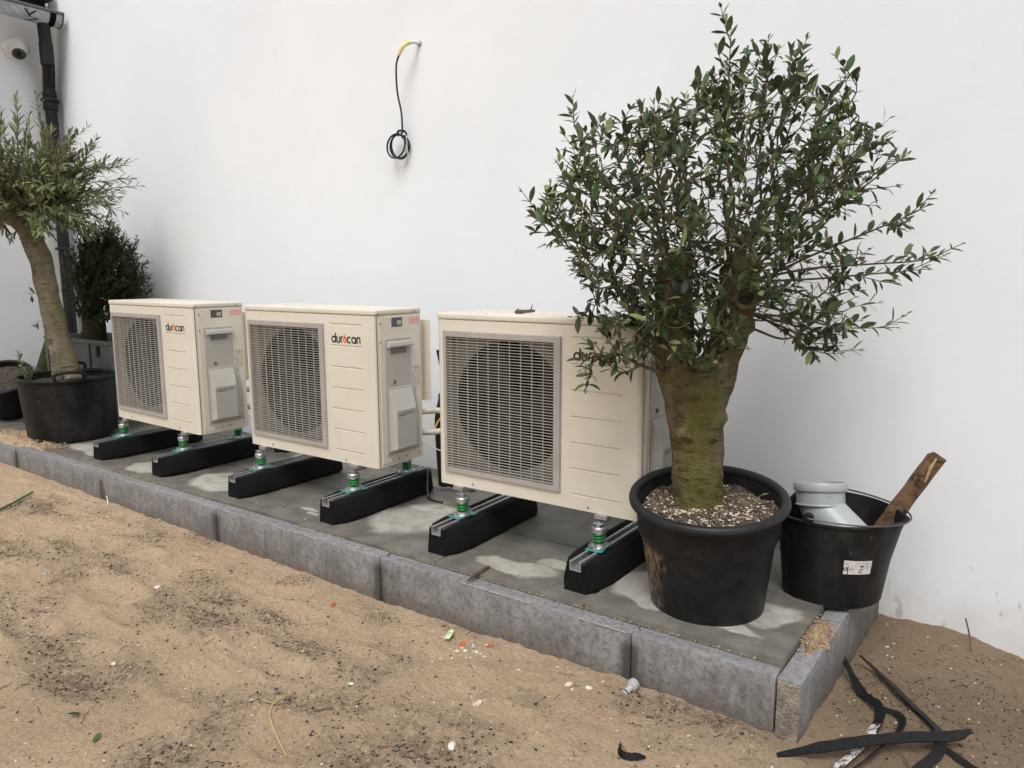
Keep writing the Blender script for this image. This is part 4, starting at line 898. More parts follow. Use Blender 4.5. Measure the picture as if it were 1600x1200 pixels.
# the 300 leaves that show largest are leaves of their own, the rest one mass
def showing(l):
    m=l[0]; p=m.translation; v=(CAM-p); d=v.length; nrm=m.to_3x3().col[2]; xx=m.to_3x3().col[0]; return -(l[1]*l[2]*(abs(nrm.dot(v)/d)+.15)/d**2)
leaves.sort(key=showing); lm=[]
for kd in range(3):
    vs,fs=leaf_verts(1,.30,.14,.28); me=bpy.data.meshes.new('leaf'); me.from_pydata([tuple(p) for p in vs],[],fs); me.materials.append(LA[kd]); me.polygons.foreach_set('use_smooth',[True]*len(fs)); lm.append(me)
for (m,L,Wd,kd) in leaves[:300]:
    o=link('leaf',lm[kd],crown); o.matrix_local = m @ Matrix.Diagonal((L,Wd/.30,L,1))
leaves_mesh('foliage',leaves[300:],LA,crown)
print('olive leaves',len(leaves),'nodes',len(Nd))

# ---- left tub, olive and neighbours
tub = thing('tub','wide black plastic tub with handles holding the crooked olive trunk','tub',(-4.0,.326,.006))
b = MB(); b.lathe([(.20,.0),(.226,.0),(.229,.008),(.238,.03),(.262,.33),(.265,.372),(.256,.372),(.225,.03),(.001,.03)],56); b.build('body',M_POT2,tub,smooth=40)
b = MB(); torus_ring(b,.268,.380,.012,56,10,1.2); b.build('rim',M_POT2,tub,smooth=60)
for a in (-22,150):
    m_ = Matrix.Rotation(R(a),4,'Z'); b = MB(); b.tube([m_@Vector(p) for p in arc_path([(.268,-.075,.385),(.275,-.07,.425),(.278,0,.435),(.275,.07,.425),(.268,.075,.385)],20)],.011,10); b.build('handle',M_POT2,tub,smooth=60)
soil_disc('tub_soil',(-4.0,.326),.255,.365,'dark soil in the wide black tub',amp=.02)
L0 = Vector((-4.0,.33,0))
def LP(u,z,w=0): p = L0+Rv*u+Vector((-.85,.5,0))*w; return Vector((p.x,p.y,z))
ol2 = thing('olive_tree','crooked olive tree with grey-green trunk and drooping crown in the black tub','tree',(0,0,0))
blend_tubes('trunk',[([LP(-.002,.36),LP(-.006,.42),LP(-.034,.60),LP(-.055,.76),LP(-.080,.95),LP(-.105,1.12),LP(-.155,1.30),LP(-.165,1.36)],[.092,.076,.066,.061,.060,.061,.064,.05]),
   ([LP(-.15,1.28),LP(-.21,1.34),LP(-.265,1.36)],[.06,.06,.055]),([LP(-.14,1.29),LP(-.06,1.36),LP(.005,1.385)],[.055,.048,.042]),([LP(-.15,1.30),LP(-.17,1.40),LP(-.165,1.44)],[.06,.055,.04])],M_BARK2,ol2,.010,.010,
   extra=[(LP(-.27,1.38),.05),(LP(.01,1.40),.045),(LP(-.18,1.44),.05)]+[(LP(.0+.080*math.cos(a),.378,.080*math.sin(a)),.022) for a in range(0,6)])
tw=MB(); lv=[]; rj=random.Random(9)
knobs=[LP(-.27,1.39),LP(.01,1.41),LP(-.18,1.45),LP(-.10,1.40),LP(-.22,1.42,.05),LP(-.05,1.40,-.04)]
for k in range(235):
    p=knobs[k%6]+rvec()*.03; a=rj.uniform(0,6.283); el=rj.uniform(-.12,1.2)
    dv=Rv*math.cos(a)*math.cos(el)+Vector((-.85,.5,0))*math.sin(a)*math.cos(el)*.85+Vector((0,0,math.sin(el)))
    ln=rj.uniform(.30,.66)*(1.0 if el<.9 else .85); n_=10; q=[p]
    for i_ in range(n_): dv=(dv+rvec()*.10+Vector((0,0,-.055 if el<.7 else -.02))).normalized(); q.append(q[-1]+dv*ln/n_)
    if q[-1].z < 1.22: continue
    if q[-1].dot(Rv)-L0.dot(Rv) > .52 or q[-1].y>.97 or any(v.x<XC+.04 for v in q): continue
    tw.tube(q,list(np.linspace(.0045,.0012,len(q))),5,caps=False); twig_leaves(q,lv,L=(.055,.088),Wd=(.012,.0175),step=.023,start=.28,spread=(18,48),dens=.85,kinds=(.5,.28,.22))
for q in ([LP(-.19,1.5),LP(-.17,1.75),LP(-.15,1.95),LP(-.145,2.05)],[LP(-.15,1.5),LP(-.02,1.72),LP(.05,1.86)],[LP(-.05,1.45),LP(.2,1.62),LP(.40,1.64),LP(.515,1.68)],[LP(.0,1.42),LP(.2,1.5),LP(.33,1.44),LP(.36,1.33)],[LP(-.25,1.5),LP(-.27,1.75),LP(-.25,1.92)],[LP(0,1.42),LP(.2,1.66),LP(.3,1.8)],[LP(-.05,1.4),LP(.1,1.6),LP(.155,1.85)],[LP(.0,1.4),LP(.12,1.42),LP(.22,1.30)],[LP(-.28,1.38),LP(-.32,1.33),LP(-.27,1.25)]):
    q=arc_path(q,16); tw.tube(q,list(np.linspace(.005,.0013,len(q))),5,caps=False); twig_leaves(q,lv,L=(.060,.090),Wd=(.012,.018),step=.022,start=.3,spread=(20,48),dens=.9,kinds=(.4,.4,.2))
for q in ([LP(-.09,.86),LP(-.16,.90,-.02),LP(-.18,.87)],[LP(-.07,.72),LP(-.14,.73,-.02),LP(-.17,.70)]): twig_leaves(q,lv,L=(.04,.055),Wd=(.012,.016),step=.03,start=.5,dens=1,kinds=(0,0,1)); tw.tube(q,.0015,5,caps=False)
cr2=tw.build('crown',twm,ol2,smooth=60); leaves_mesh('foliage',lv,LB,cr2); print('left olive leaves',len(lv))
# weeds in the tub
for (x,y,h,n_,lb) in ((-4.13,.15,.17,9,'grey-green weed sprig leaning over the left edge of the tub'),(-4.03,.13,.09,6,'small green weed in the tub in front of the trunk'),(-3.86,.22,.07,6,'low green weed beside the tub handle')):
    w_=thing('weed',lb,'weed',(x,y,.365),0,'weeds growing in the black tub'); b=MB(); l_=[]
    for _ in range(2 if h>.1 else 4):
        q=arc_path([(0,0,-.02),(-.02*(h>.1)+random.uniform(-.02,.02),random.uniform(-.02,.02),h*.5),(-.10*(h>.1)+random.uniform(-.03,.03),random.uniform(-.03,.03),h)],8); b.tube(q,.0018,5,caps=False); twig_leaves(q,l_,L=(.03,.045),Wd=(.008,.012),step=.022,start=.3,dens=1,kinds=(.2,.6,.2))
    b.build('stem',M_GREENST,w_); leaves_mesh('foliage',l_,LB,w_)
# rear leaning pot at the frame edge
rp = thing('plant_pot','black plant pot tipped towards the tub at the foot of the left wall','plant pot',(-5.00,.40,.02)); rp.rotation_euler=(R(18),R(26),0); rp.scale=(.84,.84,.84)
b=MB(); b.lathe([(.16,.0),(.165,.01),(.20,.33),(.215,.335),(.20,.345),(.19,.32),(.15,.02),(.001,.02)],48); b.build('body',M_POT2,rp,(0,0,.075),smooth=40)
b=MB(); torus_ring(b,.208,.335,.016,48,10); b.build('rim',M_POT2,rp,(0,0,.075),smooth=60)
b=MB(); b.lathe([(.001,.315),(.1,.318),(.192,.30)],32); o=b.build('soil',M_SOIL,rp,(0,0,.075),smooth=60)
# grey crate with shrub
cr=thing('crate','weathered grey plastic box with hand slots behind the crooked trunk','box',(-4.93,.62,.0))
b=MB(); 
for (x0,x1,z0,z1) in ((0,.70,0,.55),(.70,.76,0,.46),(.70,.76,.535,.55),(.76,.92,0,.55)): b.box((x0,0,z0),(x1,.012,z1))
b.box((0,.012,0),(.012,.36,.55)); b.box((.908,.012,0),(.92,.36,.55)); b.box((.012,.348,0),(.908,.36,.55)); b.box((.012,.012,0),(.908,.348,.02)); b.build('body',M_CRATE,cr)
b=MB(); b.box((-.012,-.014,.548),(.932,.0,.575)); b.box((-.012,.36,.548),(.932,.374,.575)); b.box((-.012,0,.548),(.0,.36,.575)); b.box((.92,0,.548),(.932,.36,.575)); b.build('rim',M_CRATE,cr,bevel=.003)
b=MB()
for x in (0,.30,.60,.90): b.box((x,-.012,0),(x+.03,-.0005,.547))
b.build('rib',M_CRATE,cr,bevel=.002)
b=MB(); b.box((.014,.014,.3),(.906,.346,.47)); o=b.build('crate_soil',M_SOIL,None,(-4.93,.62,0)); tag(o,'dark soil filling the grey plastic box',kind='stuff')
sh=thing('shrub','dense dark evergreen shrub growing in the grey box against the wall','shrub',(0,0,0))
blend_tubes('trunk',[([(-4.60,.80,.44),(-4.60,.80,.7),(-4.62,.81,.95)],[.085,.075,.05])],M_STUMP,sh,.014,.012)
tw=MB(); lv=[]; rj=random.Random(21); c0=Vector((-4.27,.75,1.00))
for k in range(620):
    a=rj.uniform(0,6.283); el=rj.uniform(-1.0,1.5); d0=Vector((math.cos(a)*math.cos(el),math.sin(a)*math.cos(el)*.45,math.sin(el)))
    rad_=Vector((d0.x*.50,d0.y*.42,d0.z*(.36 if d0.z>0 else .40))); tip=c0+rad_*rj.uniform(.7,1.0)
    if tip.y>.985 or tip.x<XC+.12: continue
    if (tip.z<.92 and rj.random()<.4) or (tip.x<-4.45 and rj.random()<.45): continue
    if noise2(np.array(tip.x*5.5),np.array(tip.z*5.5+tip.y*3))<-.24: continue
    p=Vector((-4.60,.80,.72)).lerp(tip,.35)+rvec()*.05; mid=p.lerp(tip,.5)+rvec()*.05; q=arc_path([p,mid,tip],8); tw.tube(q,list(np.linspace(.004,.0012,len(q))),5,caps=False)
    twig_leaves(q,lv,L=(.030,.050),Wd=(.010,.016),step=.017,start=.35,dens=.9,kinds=(.5,.3,.2))
cr3=tw.build('crown',twm,sh,smooth=60); leaves_mesh('foliage',lv,LC,cr3); print('shrub leaves',len(lv))
b=MB(); b.tube(arc_path([(-5.24,.60,-.1),(-5.10,.66,.25),(-4.96,.72,.57)],10),[.085]*4+[.075]*7,14); o=b.build('mossy_log',M_STUMP,smooth=60); tag(o,'mossy dark log leaning against the end of the grey box','log')

# ------------------------------------------------------------------ bucket with pipe elbow and stake
BX,BY=.402,.605
bk=thing('bucket','black builders bucket with one flat side, holding a pipe elbow and a stake','bucket',(BX,BY,.013))
def brf(k):
    def rf(a):
        x=math.cos(a); v=1.0
        if x<0: v=min(1.0,.70/max(1e-6,-x)) 
        if abs(a if a<math.pi else a-2*math.pi)<.45: v+=k*.10*(math.cos(min(1,abs(a if a<math.pi else a-2*math.pi)/.45)*math.pi)+1)/2
        return v
    return rf
n=96; prof=[(.150,.0,0),(.157,.006,0),(.172,.13,.15),(.187,.235,.6),(.190,.262,.9),(.197,.266,1),(.198,.272,1),(.189,.273,1),(.184,.255,.8),(.150,.02,0),(.001,.018,0)]
b=MB(); vs=[]
for r_,z,k in prof:
    rf=brf(k)
    for j in range(n):
        a=2*math.pi*j/n; q=r_*rf(a); vs.append((q*math.cos(a),q*math.sin(a),z))
b.add(vs,[(i*n+j,i*n+(j+1)%n,(i+1)*n+(j+1)%n,(i+1)*n+j) for i in range(len(prof)-1) for j in range(n)]+[tuple(range(n-1,-1,-1))])
b.build('body',M_BUCKET,bk,smooth=40)
for sy in (-1,1):
    b=MB(); b.lathe([(.001,.012),(.015,.010),(.017,0),(.015,-.010),(.001,-.012)],16,mat=Matrix.Translation((-.03,sy*.186,.283))@Matrix.Rotation(R(90),4,'X')); b.build('ear',M_BUCKET,bk,smooth=50)
b=MB(); hw=[(-.03+.225*math.cos(a)*.98,.196*math.sin(a),.284-.010*math.cos(a)) for a in np.linspace(R(-90),R(90),30)]; b.tube([(x+.03*max(0,math.cos(a_)),y,z) for (x,y,z),a_ in zip(hw,np.linspace(R(-90),R(90),30))],.0028,8); b.build('handle',M_WIRE,bk,smooth=60)
# sticker on the bucket front
def bmap(u,v,h):     # u along the girth (m), v height
    rr_=.157+(.172-.157)*min(1,v/.13)+(.015*(v-.13)/.105 if v>.13 else 0)+h; a=R(-66)+u/.165; return (rr_*math.cos(a),rr_*math.sin(a),v)
b=MB(); nu=10; us=np.linspace(0,.080,nu); top=[.166-.004*k/nu for k in range(nu)]
vs=[bmap(u_,.121-.002*i_/nu,.0012) for i_,u_ in enumerate(us)]+[bmap(u_,t_,.0012) for u_,t_ in zip(us,top)]; b.add(vs,[(k,k+1,nu+k+1,nu+k) for k in range(nu-1)]); st_=b.build('sticker',M_PAPER,bk)
b=MB(); cc_=lambda cx,cy,r,a0,a1,m=12:[(cx+r*math.cos(R(a0+(a1-a0)*k/m)),cy+r*math.sin(R(a0+(a1-a0)*k/m))) for k in range(m+1)]
strokes(b,[cc_(.0055,.138,.0045,0,360),[(.0118,.122),(.0118,.135),(.0115,.149)],cc_(.049,.131,.0055,20,320),cc_(.049,.144,.004,180,-60),[(.047,.145),(.056,.149)]],.0022,bmap,.0018)
b.build('sticker_marks',M_INK,bk)
b=MB(); rl=random.Random(4)
for v_ in (.158,.1545,.151,.1465,.128,.1255):
    u_=.003
    while u_<.074:
        w_=rl.uniform(.003,.012)
        if rl.random()<.6 and not (v_<.149 and (u_<.014 or .04<u_<.058)): strokes(b,[[(u_,v_),(min(u_+w_,.076),v_)]],.0013,bmap,.0016)
        u_+=w_+.002
for v_,w_ in ((.1415,.014),(.1375,.016),(.134,.012)): strokes(b,[[(.016,v_),(.016+w_,v_)],[(.062,v_+.003),(.062+w_*.8,v_+.003)]],.0018,bmap,.0016)
b.build('sticker_print',M_GREYL,bk)
# elbow
el=thing('pipe_elbow','grey plastic drainpipe elbow standing in the black bucket','pipe elbow',(.366,.60,.0))
b=MB(); r0=.0690
path=[(0,0,.335),(0,0,.30),(.001,0,.288),(.010,-.003,.266),(.030,-.008,.243),(.062,-.016,.212),(.115,-.03,.160)]
b.tube(arc_path(path,24),r0-.003,36,caps=False); b.build('bend',M_PVC,el,smooth=50)
b=MB(); b.lathe([(.0655,.284),(.0725,.284),(.0725,.345),(.0685,.345),(.0655,.31)],48); b.build('socket',M_PVC,el,smooth=40)
b=MB(); b.lathe([(.0722,.332),(.0790,.332),(.0800,.336),(.0800,.354),(.0775,.358),(.0700,.358),(.0690,.350),(.0690,.31)],48,); torus_ring(b,.0718,.288,.004,48,8); b.build('collar',M_PVC,el,smooth=35)
b=MB(); rl=random.Random(8)
cm_=lambda u,v,h:((.0725+h)*math.cos(R(-62)+u/.0725),(.0725+h)*math.sin(R(-62)+u/.0725),v)
for (u_,v_,w_) in ((.0,.324,.010),(-.006,.317,.022),(-.004,.3135,.018),(.002,.304,.005)): strokes(b,[[(u_+w_*q_/5,v_) for q_ in range(6)]],.0022,cm_,.0004)
b.build('moulded_print',simple('pvc_print',(.25,.265,.275),.5),el)
el.matrix_world = Matrix.Translation((.366,.605,.30)) @ Matrix.Rotation(R(-13),4,Rv) @ Matrix.Translation((0,0,-.30))
# stake
a_,z_=Vector((.455,.600,.060)),Vector((.665,.790,.450)); dv=(z_-a_).normalized(); m_=frame_mat(a_,dv,Vector((.6,-.5,.6))); ln=(z_-a_).length
b=MB(); sec=[(-.022,-.018),(-.018,-.021),(.019,-.020),(.023,-.016),(.022,.017),(.018,.021),(-.019,.019),(-.023,.014)]; ns_=14; n=len(sec); vs=[]
for i_ in range(ns_+1):
    t_=i_/ns_; k_=1+.012*math.sin(i_*1.7)
    for j_,(x,y) in enumerate(sec):
        vs.append(m_@Vector((ln*t_-(.010*(y<0) if i_==ns_ else 0), x*k_+.0008*math.sin(i_*2.1+j_), y*k_+.0008*math.cos(i_*1.3+j_*2))))
b.add(vs,[(i_*n+k,i_*n+(k+1)%n,(i_+1)*n+(k+1)%n,(i_+1)*n+k) for i_ in range(ns_) for k in range(n)]+[tuple(range(n-1,-1,-1)),tuple(ns_*n+k for k in range(n))])
o=b.build('wooden_stake',M_STAKE,smooth=25); tag(o,'rough brown wooden stake leaning out of the black bucket','stake')
b=MB(); b.tube([m_@Vector((ln*.80,-.010,.0205)),m_@Vector((ln*.90,.004,.0215)),m_@Vector((ln*.97,.006,.0205))],[.002,.006,.003],6); b.build('pale_split',M_STAKEC,o)

# ------------------------------------------------------------------ strips, litter and stones on the ground
def gz(x,y): return float(ground_z(np.array(x),np.array(y)))
def ribbon(name, pts, w, mat, label, cat, group=None, lift=.004, th=.0038, tilt=0, taper=True, z=None):
    P=arc_path([(x,y,(gz(x,y)+lift) if zz is None else zz) for (x,y,zz) in pts],40); k=len(P); vs=[]
    for i_ in range(k):
        d=(P[min(i_+1,k-1)]-P[max(i_-1,0)]).normalized(); sd_v=Vector((-d.y,d.x,0)).normalized(); tl=tilt if not callable(tilt) else tilt(i_/(k-1)); sv=sd_v*math.cos(tl)+Vector((0,0,1))*math.sin(tl); nv=d.cross(sv)
        ww=w/2*(min(1,.35+4*i_/k,.35+4*(k-1-i_)/k) if taper else 1)*(1+.06*math.sin(i_*1.3))
        lowz=abs(math.sin(tl))*ww
        for s_1,s_2 in ((-1,-1),(1,-1),(1,1),(-1,1)): vs.append(P[i_]+Vector((0,0,lowz))+sv*s_1*ww+nv*s_2*th/2)
    b=MB(); half=int(k*.5)
    for i_ in range(k-1):
        pass
    fs=[(i_*4+j,i_*4+(j+1)%4,(i_+1)*4+(j+1)%4,(i_+1)*4+j) for i_ in range(k-1) for j in range(4)]+[(3,2,1,0),tuple((k-1)*4+j for j in range(4))]
    b.add(vs,fs); o=b.build(name,mat,smooth=40)
    if isinstance(mat,list):
        me=o.data; idx=[]
        for i_ in range(k-1): idx+= [0,(1 if i_>k*.55 else 0),(1 if i_>k*.50 else 0),(1 if .22*k<i_ and i_<k*.5 else 0)]
        me.polygons.foreach_set('material_index',idx+[0,0])
    if label: tag(o,label,cat,group)
    return o
SG='black rubber strips lying on the sand'
ribbon('rubber_strip',[(.470,.503,-.135),(.554,.363,None),(.612,.277,None),(.624,.198,None),(.604,.063,None),(.578,-.056,None),(.55,-.13,None)],.026,[M_STRAP,M_WORN],'bent black strip with worn white underside, end propped near the kerb','strip',SG,lift=.012,tilt=lambda t_: .5 if t_>.2 else .2)
ribbon('rubber_strip',[(.518,.573,-.170),(.614,.465,None),(.693,.351,None),(.746,.282,None),(.766,.215,None),(.765,.138,None),(.734,.038,None),(.70,-.04,None)],.025,[M_STRAP,M_STRAP],'long black strip curving from the wall side under the pointed strip','strip',SG,lift=.008,tilt=lambda t_: -.35)
ribbon('rubber_strip',[(.612,.300,None),(.667,.276,None),(.676,.201,None),(.660,.117,None),(.622,.0,None),(.585,-.09,None)],.018,M_STRAP,'short twisted black strip with a sharp bend between two longer strips','strip',SG,lift=.010,tilt=lambda t_: .3+.8*t_)
ribbon('rubber_strip',[(.765,.185,None),(.811,.16,None),(.870,.115,None),(.93,.07,None)],.018,M_STRAP,'black strip end running out of the bottom right corner','strip',SG,lift=.005,tilt=.3)
ribbon('rubber_strip',[(.442,-.095,-.150),(.551,-.014,-.130),(.630,.056,-.124),(.708,.124,-.124),(.790,.196,-.130),(.826,.236,-.122)],.030,M_STRAP,'straight pointed black strip lying across the other strips','strip',SG,tilt=.25)
# plastic chip, hose connector, stick
o=ribbon('plastic_shard',[(.112,-.285,None),(.128,-.318,None),(.155,-.318,None),(.184,-.292,None)],.017,M_STRAP,'curved black plastic shard on the sand near the bottom edge','shard',lift=.004,tilt=1.15,th=.002)
hcn=thing('hose_connector','small grey garden hose connector lying against the kerb joint','hose connector',(.022,-.030,gz(.022,-.030)+.014)); mt_=Matrix.Rotation(R(-12),4,'Z')@Matrix.Rotation(R(104),4,'X')
b=MB(); b.lathe([(.006,-.016),(.0160,-.016),(.0170,-.014),(.0170,.005),(.0135,.0065),(.0088,.0085),(.0088,.016)],20,mat=mt_,rf=lambda a:1+.03*math.cos(a*10)); b.build('collar',M_GREYCON,hcn,smooth=40)
b=MB(); b.lathe([(.009,.014),(.0085,.024),(.0105,.025),(.0105,.028),(.008,.029)],16,mat=mt_); b.lathe([(.008,.0325),(.010,.033),(.009,.038),(.005,.039)],16,mat=mt_); b.build('nozzle',M_GREYCON,hcn,smooth=40)
b=MB(); b.lathe([(.0085,.0285),(.0095,.029),(.0095,.0325),(.0085,.033)],16,mat=mt_); b.build('seal',M_BLACK,hcn)
b=MB(); b.tube([(-.593,-.004,.010),(-.593,.04,.014),(-.594,.09,.018),(-.594,.120,.018)],[.002,.0062,.0068,.0055],7); o=b.build('wood_stick',M_TWIG,smooth=30); tag(o,'short dark wooden stick lying across the kerb edge','stick')
b=MB(); b.tube(arc_path([(-.66,.38,Z0+H+.006),(-.63,.385,Z0+H+.008),(-.585,.395,Z0+H+.012)],8),[.004,.009,.009,.008,.007,.006,.006,.006,.004],7); b.tube([(-.60,.39,Z0+H+.012),(-.592,.39,Z0+H+.034)],[.003,.001],5); b.tube([(-.64,.385,Z0+H+.008),(-.652,.38,Z0+H+.02)],[.002,.001],5); o=b.build('bark_scrap',M_TWIG,smooth=40); tag(o,'dark scrap of bark lying on top of the heat pump','bark scrap')
def stone(name,x,y,s,mat,label,cat,group=None,flat=.55,sh=None):
    bm=bmesh.new(); bmesh.ops.create_icosphere(bm,subdivisions=2,radius=1); rj_=np.random.default_rng(int(abs(x*1000)+abs(y*3000)))
    ax=rj_.normal(size=(7,3)); ax/=np.linalg.norm(ax,axis=1)[:,None]; cut=rj_.uniform(.60,.9,7)
    for v in bm.verts:
        for a,c in zip(ax,cut):
            d=v.co.dot(Vector(a)); 
            if d>c: v.co-=Vector(a)*(d-c)
        v.co=Vector((v.co.x*s*(1.25 if sh is None else sh),v.co.y*s*.85,v.co.z*s*flat))
    me=bpy.data.meshes.new(name); bm.to_mesh(me); bm.free(); me.materials.append(mat); o=link(name,me,None,(x,y,gz(x,y)+s*flat*.35),(0,0,float(rj_.uniform(0,6.28)))); tag(o,label,cat,group); return o
stone('pebble',-.233,-.522,.0135,M_STONE,'smooth cream pebble at the bottom edge of the sand','pebble')
stone('stone',-.141,-.107,.013,M_STONE2,'pinkish angular stone left of the hose connector','stone')
stone('stone',-.085,-.088,.010,M_STONE,'pale stone between the pinkish stone and the hose connector','stone')
stone('stone',-.30,-.33,.014,M_STONE2,'flat pinkish stone half buried in dark sand','stone')
stone('pebble',-1.335,-.795,.010,M_STONE,'white pebble in the trampled dark hollow','pebble')
stone('pebble',-.66,-.46,.008,M_STONE,'small round white pebble in the middle of the sand','pebble')
stone('terracotta_shard',-1.117,-.122,.012,M_TERRA,'orange terracotta shard on the sand below a kerb joint','shard',None,.5)
stone('terracotta_shard',-.547,-.090,.015,M_TERRA,'elongated terracotta shard beside the green wrapper','shard',None,.35,1.9)
stone('terracotta_shard',-.452,-.066,.011,M_TERRA,'small terracotta shard next to the white rubble by the kerb','shard',None,.4)
stone('rubble_stone',-.50,-.085,.009,M_GSTONE,'dark rubble stone between the terracotta shards','stone')
for k,(x,y) in enumerate(((-.505,-.125),(-.475,-.105),(-.53,-.135))): stone('rubble_stone',x,y,.008-.001*k,M_STONE,['largest white bit of rubble below the terracotta shards','white bit of rubble under the small terracotta shard','white bit of rubble under the elongated terracotta shard'][k],'stone')
for k,(x,y) in enumerate(((-1.75,-.42),(-.62,-.09),(-2.2,-.62))): stone('stone',x,y,.011,[M_STONE,M_GSTONE,M_GSTONE][k],['pale stone among dark crumbs on the left part of the sand','flat grey stone beside the green wrapper','grey stone on the sand near the green stalk'][k],'stone')
x,y=-.605,-.085; b=MB(); z0_=gz(x,y)+.008; b.add([(-.022,.020,.004),(.0,.024,.012),(-.008,.0,.006),(.014,.004,.010),(.002,-.028,.002),(.020,-.022,.004)],[(0,2,3,1),(2,4,5,3)]); o=b.build('wrapper',M_WRAP,None,(x,y,z0_)); tag(o,'crumpled green and white wrapper on the sand by the kerb','wrapper')
def litter(name,pts,r,mat,label,cat):
    b=MB(); b.tube(arc_path([(x,y,gz(x,y)+r+dz) for x,y,dz in pts],14),r,6); o=b.build(name,mat,smooth=50); tag(o,label,cat); return o
litter('straw',[(-.745,-.60,.012),(-.742,-.66,.010),(-.70,-.71,.012),(-.62,-.745,.010),(-.55,-.775,.006)],.0018,M_STRAW,'dry yellow straw stalk on the sand','straw')
litter('straw_bit',[(-.735,-.665,.004),(-.765,-.668,.003),(-.79,-.67,.002)],.0014,M_STRAW,'short side piece of straw near the long stalk','straw')
litter('green_stalk',[(-3.15,-.42,.004),(-3.25,-.31,.012),(-3.36,-.18,.008)],.006,M_GREENST,'green plant stalk on the sand at the left edge','stalk')
litter('twig',[(-.63,.28-.9,.003),(-.60,-.58,.006)],.0015,M_TWIG,'thin dark twig near the middle of the sand','twig')
litter('root_twig',[(.80,.90,.0),(.79,.93,.05),(.775,.95,.09)],.0025,M_TWIG,'thin dark stem standing in the sand at the white wall','twig')
litter('cable_tie',[(-2.93,-.012,.03),(-2.91,-.018,.012),(-2.89,-.03,.0)],.002,M_WHITE,'white plastic tie poking up beside the kerb','cable tie')
for k,(x,y,lb) in enumerate(((-1.50,-.395,'curled black leaf on the sand left of centre'),(-1.0,-1.02,'dark green leaf lying on the sand near the bottom edge'),(-1.14,-.98,'dark narrow leaf beside the round green one'))):
    m_=frame_mat(Vector((x,y,gz(x,y)+.005)),Vector((math.cos(k*2.1),math.sin(k*2.1),.1)),Vector((0,0,1))); b=MB(); vs,fs=leaf_verts(.034,.013,-.15,.4); b.add([m_@Vector(p) for p in vs],fs); o=b.build('fallen_leaf',[M_CRUMB,LA[1],LA[0]][k],smooth=60); tag(o,lb,'leaf')
# scattered small stuff
def gpts(n, f=None, box=(-3.4,1.2,-1.3,-.005)):
    xs_=rng.uniform(box[0],box[1],n*6); ys_=rng.uniform(box[2],box[3],n*6); keep=np.ones(len(xs_),bool)
    if f is not None: keep=rng.random(len(xs_))<f(xs_,ys_)
    xs_,ys_=xs_[keep][:n],ys_[keep][:n]; return list(zip(xs_,ys_,ground_z(xs_,ys_)))
crumb=scatter('humus_crumbs',gpts(17000,lambda x,y:.02+humus(x,y)**1.5),M_CRUMB,.0007,.0050,.65,'dark humus crumbs scattered over the sand')
crumb2=scatter('humus_crumbs_by_wall',gpts(3500,lambda x,y:.15+humus(x,y),(.5,1.4,0,1.0)),M_CRUMB,.0008,.0045,.65,'dark crumbs on the sand beside the white wall')
scatter('shell_chips',gpts(1900)+gpts(200,None,(.5,1.4,0,1.0)),M_SHELL,.0006,.0040,.5,'pale shell and stone chips scattered over the sand')
scatter('gravel_bits',gpts(1600)+gpts(300,None,(.5,1.4,0,1.0)),M_STONE2,.0010,.0055,.6,'brownish gravel bits in the sand')
V=MB(); rj=random.Random(77)
for (x,y,z) in gpts(420,lambda x,y:.15+humus(x,y))+gpts(120,None,(.5,1.3,0,1.0)):
    a=rj.uniform(0,6.28); l_=rj.uniform(.008,.04); V.tube([(x,y,z+.001),(x+l_*.5*math.cos(a)+rj.uniform(-.003,.003),y+l_*.5*math.sin(a),z+.003),(x+l_*math.cos(a),y+l_*math.sin(a),gz(x+l_*math.cos(a),y+l_*math.sin(a))+.0015)],rj.uniform(.0005,.0012),4,caps=False)
o=V.build('plant_fibres',M_TWIG); tag(o,'thin dark plant fibres strewn over the sand',kind='stuff')
scatter('white_rubble',[(x,y,gz(x,y)) for x,y in zip(rng.normal(-.50,.05,70),rng.normal(-.12,.03,70))],M_STONE,.0012,.005,.6,'small white rubble crumbs near the terracotta shards')
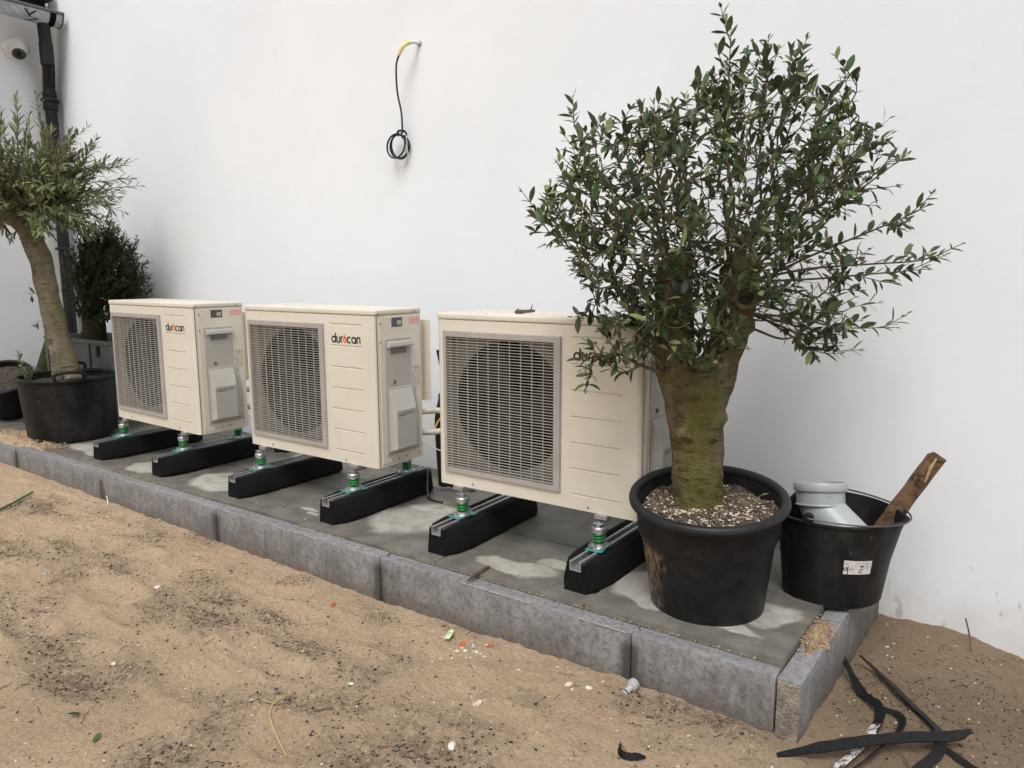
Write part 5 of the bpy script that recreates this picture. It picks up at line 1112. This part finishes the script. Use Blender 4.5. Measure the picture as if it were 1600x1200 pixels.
# sand heap on the paving left of the tub, sand crumbs on the end kerb
def heap(name,c,rx,ry,h,z0,label,mat=M_SAND):
    n,m=72,22; vs=[(0,0,h)]; fs=[]
    for i_ in range(1,m+1):
        for j in range(n):
            a=2*math.pi*j/n; q=i_/m; k_=1+.45*float(fbm(np.array(math.cos(a)*2.2+c[0]),np.array(math.sin(a)*2.2),4)); x,y=rx*q*k_*math.cos(a),ry*q*k_*math.sin(a)
            vs.append((x,y,h*(1-q*q)**1.2*(1+.9*float(fbm(np.array(x*22),np.array(y*22+c[0]),4)))+.006*q*(1-q)*4*float(fbm(np.array(x*60),np.array(y*60),3))-.004*(q>.99)))
    fs+=[(0,1+j,1+(j+1)%n) for j in range(n)]
    for i_ in range(m-1): fs+=[(1+i_*n+j,1+(i_+1)*n+j,1+(i_+1)*n+(j+1)%n,1+i_*n+(j+1)%n) for j in range(n)]
    b=MB(); b.add(vs,fs); o=b.build(name,mat,None,(c[0],c[1],z0),smooth=60); tag(o,label,kind='stuff'); return o
heap('sand_heap',(-4.15,.115),.42,.095,.035,.002,'beige sand heaped between the black tub and the kerb')
heap('sand_spill',(.445,.275),.036,.11,.024,.0,'damp sand crumbs spilled on top of the end kerb',simple('damp_sand',(.27,.19,.115),.95,var=.35,scale=90,bump=1.0,bs=160))
scatter('spilled_sand_crumbs',[(.44+random.gauss(0,.016),.285+random.gauss(0,.05),.006+random.random()*.008) for _ in range(700)],simple('sand_crumb',(.30,.215,.13),.95,var=.4,scale=150),.0015,.005,.7,'sand crumbs on the end kerb')

scatter('heap_crumbs',[(x,y,.012+.030*max(0,1-((x+4.15)/.42)**2-((y-.115)/.095)**2)) for x,y in zip(rng.uniform(-4.6,-3.68,1100),rng.normal(.11,.045,1100))],bpy.data.materials['sand_crumb'],.0015,.007,.6,'crumbs on the sand heap beside the black tub')
scatter('lid_specks',[(x,y,Z0+H+.0006) for x,y in zip(rng.uniform(-.93,-.15,110),rng.uniform(.30,.54,110))],M_CRUMB,.0006,.003,.3,'dark specks of dirt on the lid of the heat pump by the olive')
scatter('brown_crumbs',gpts(7000,lambda x,y:.10+humus(x,y)),simple('brown_crumb',(.13,.092,.06),.95,var=.5,scale=120),.0007,.0050,.55,'brown crumbs mixed into the sand')
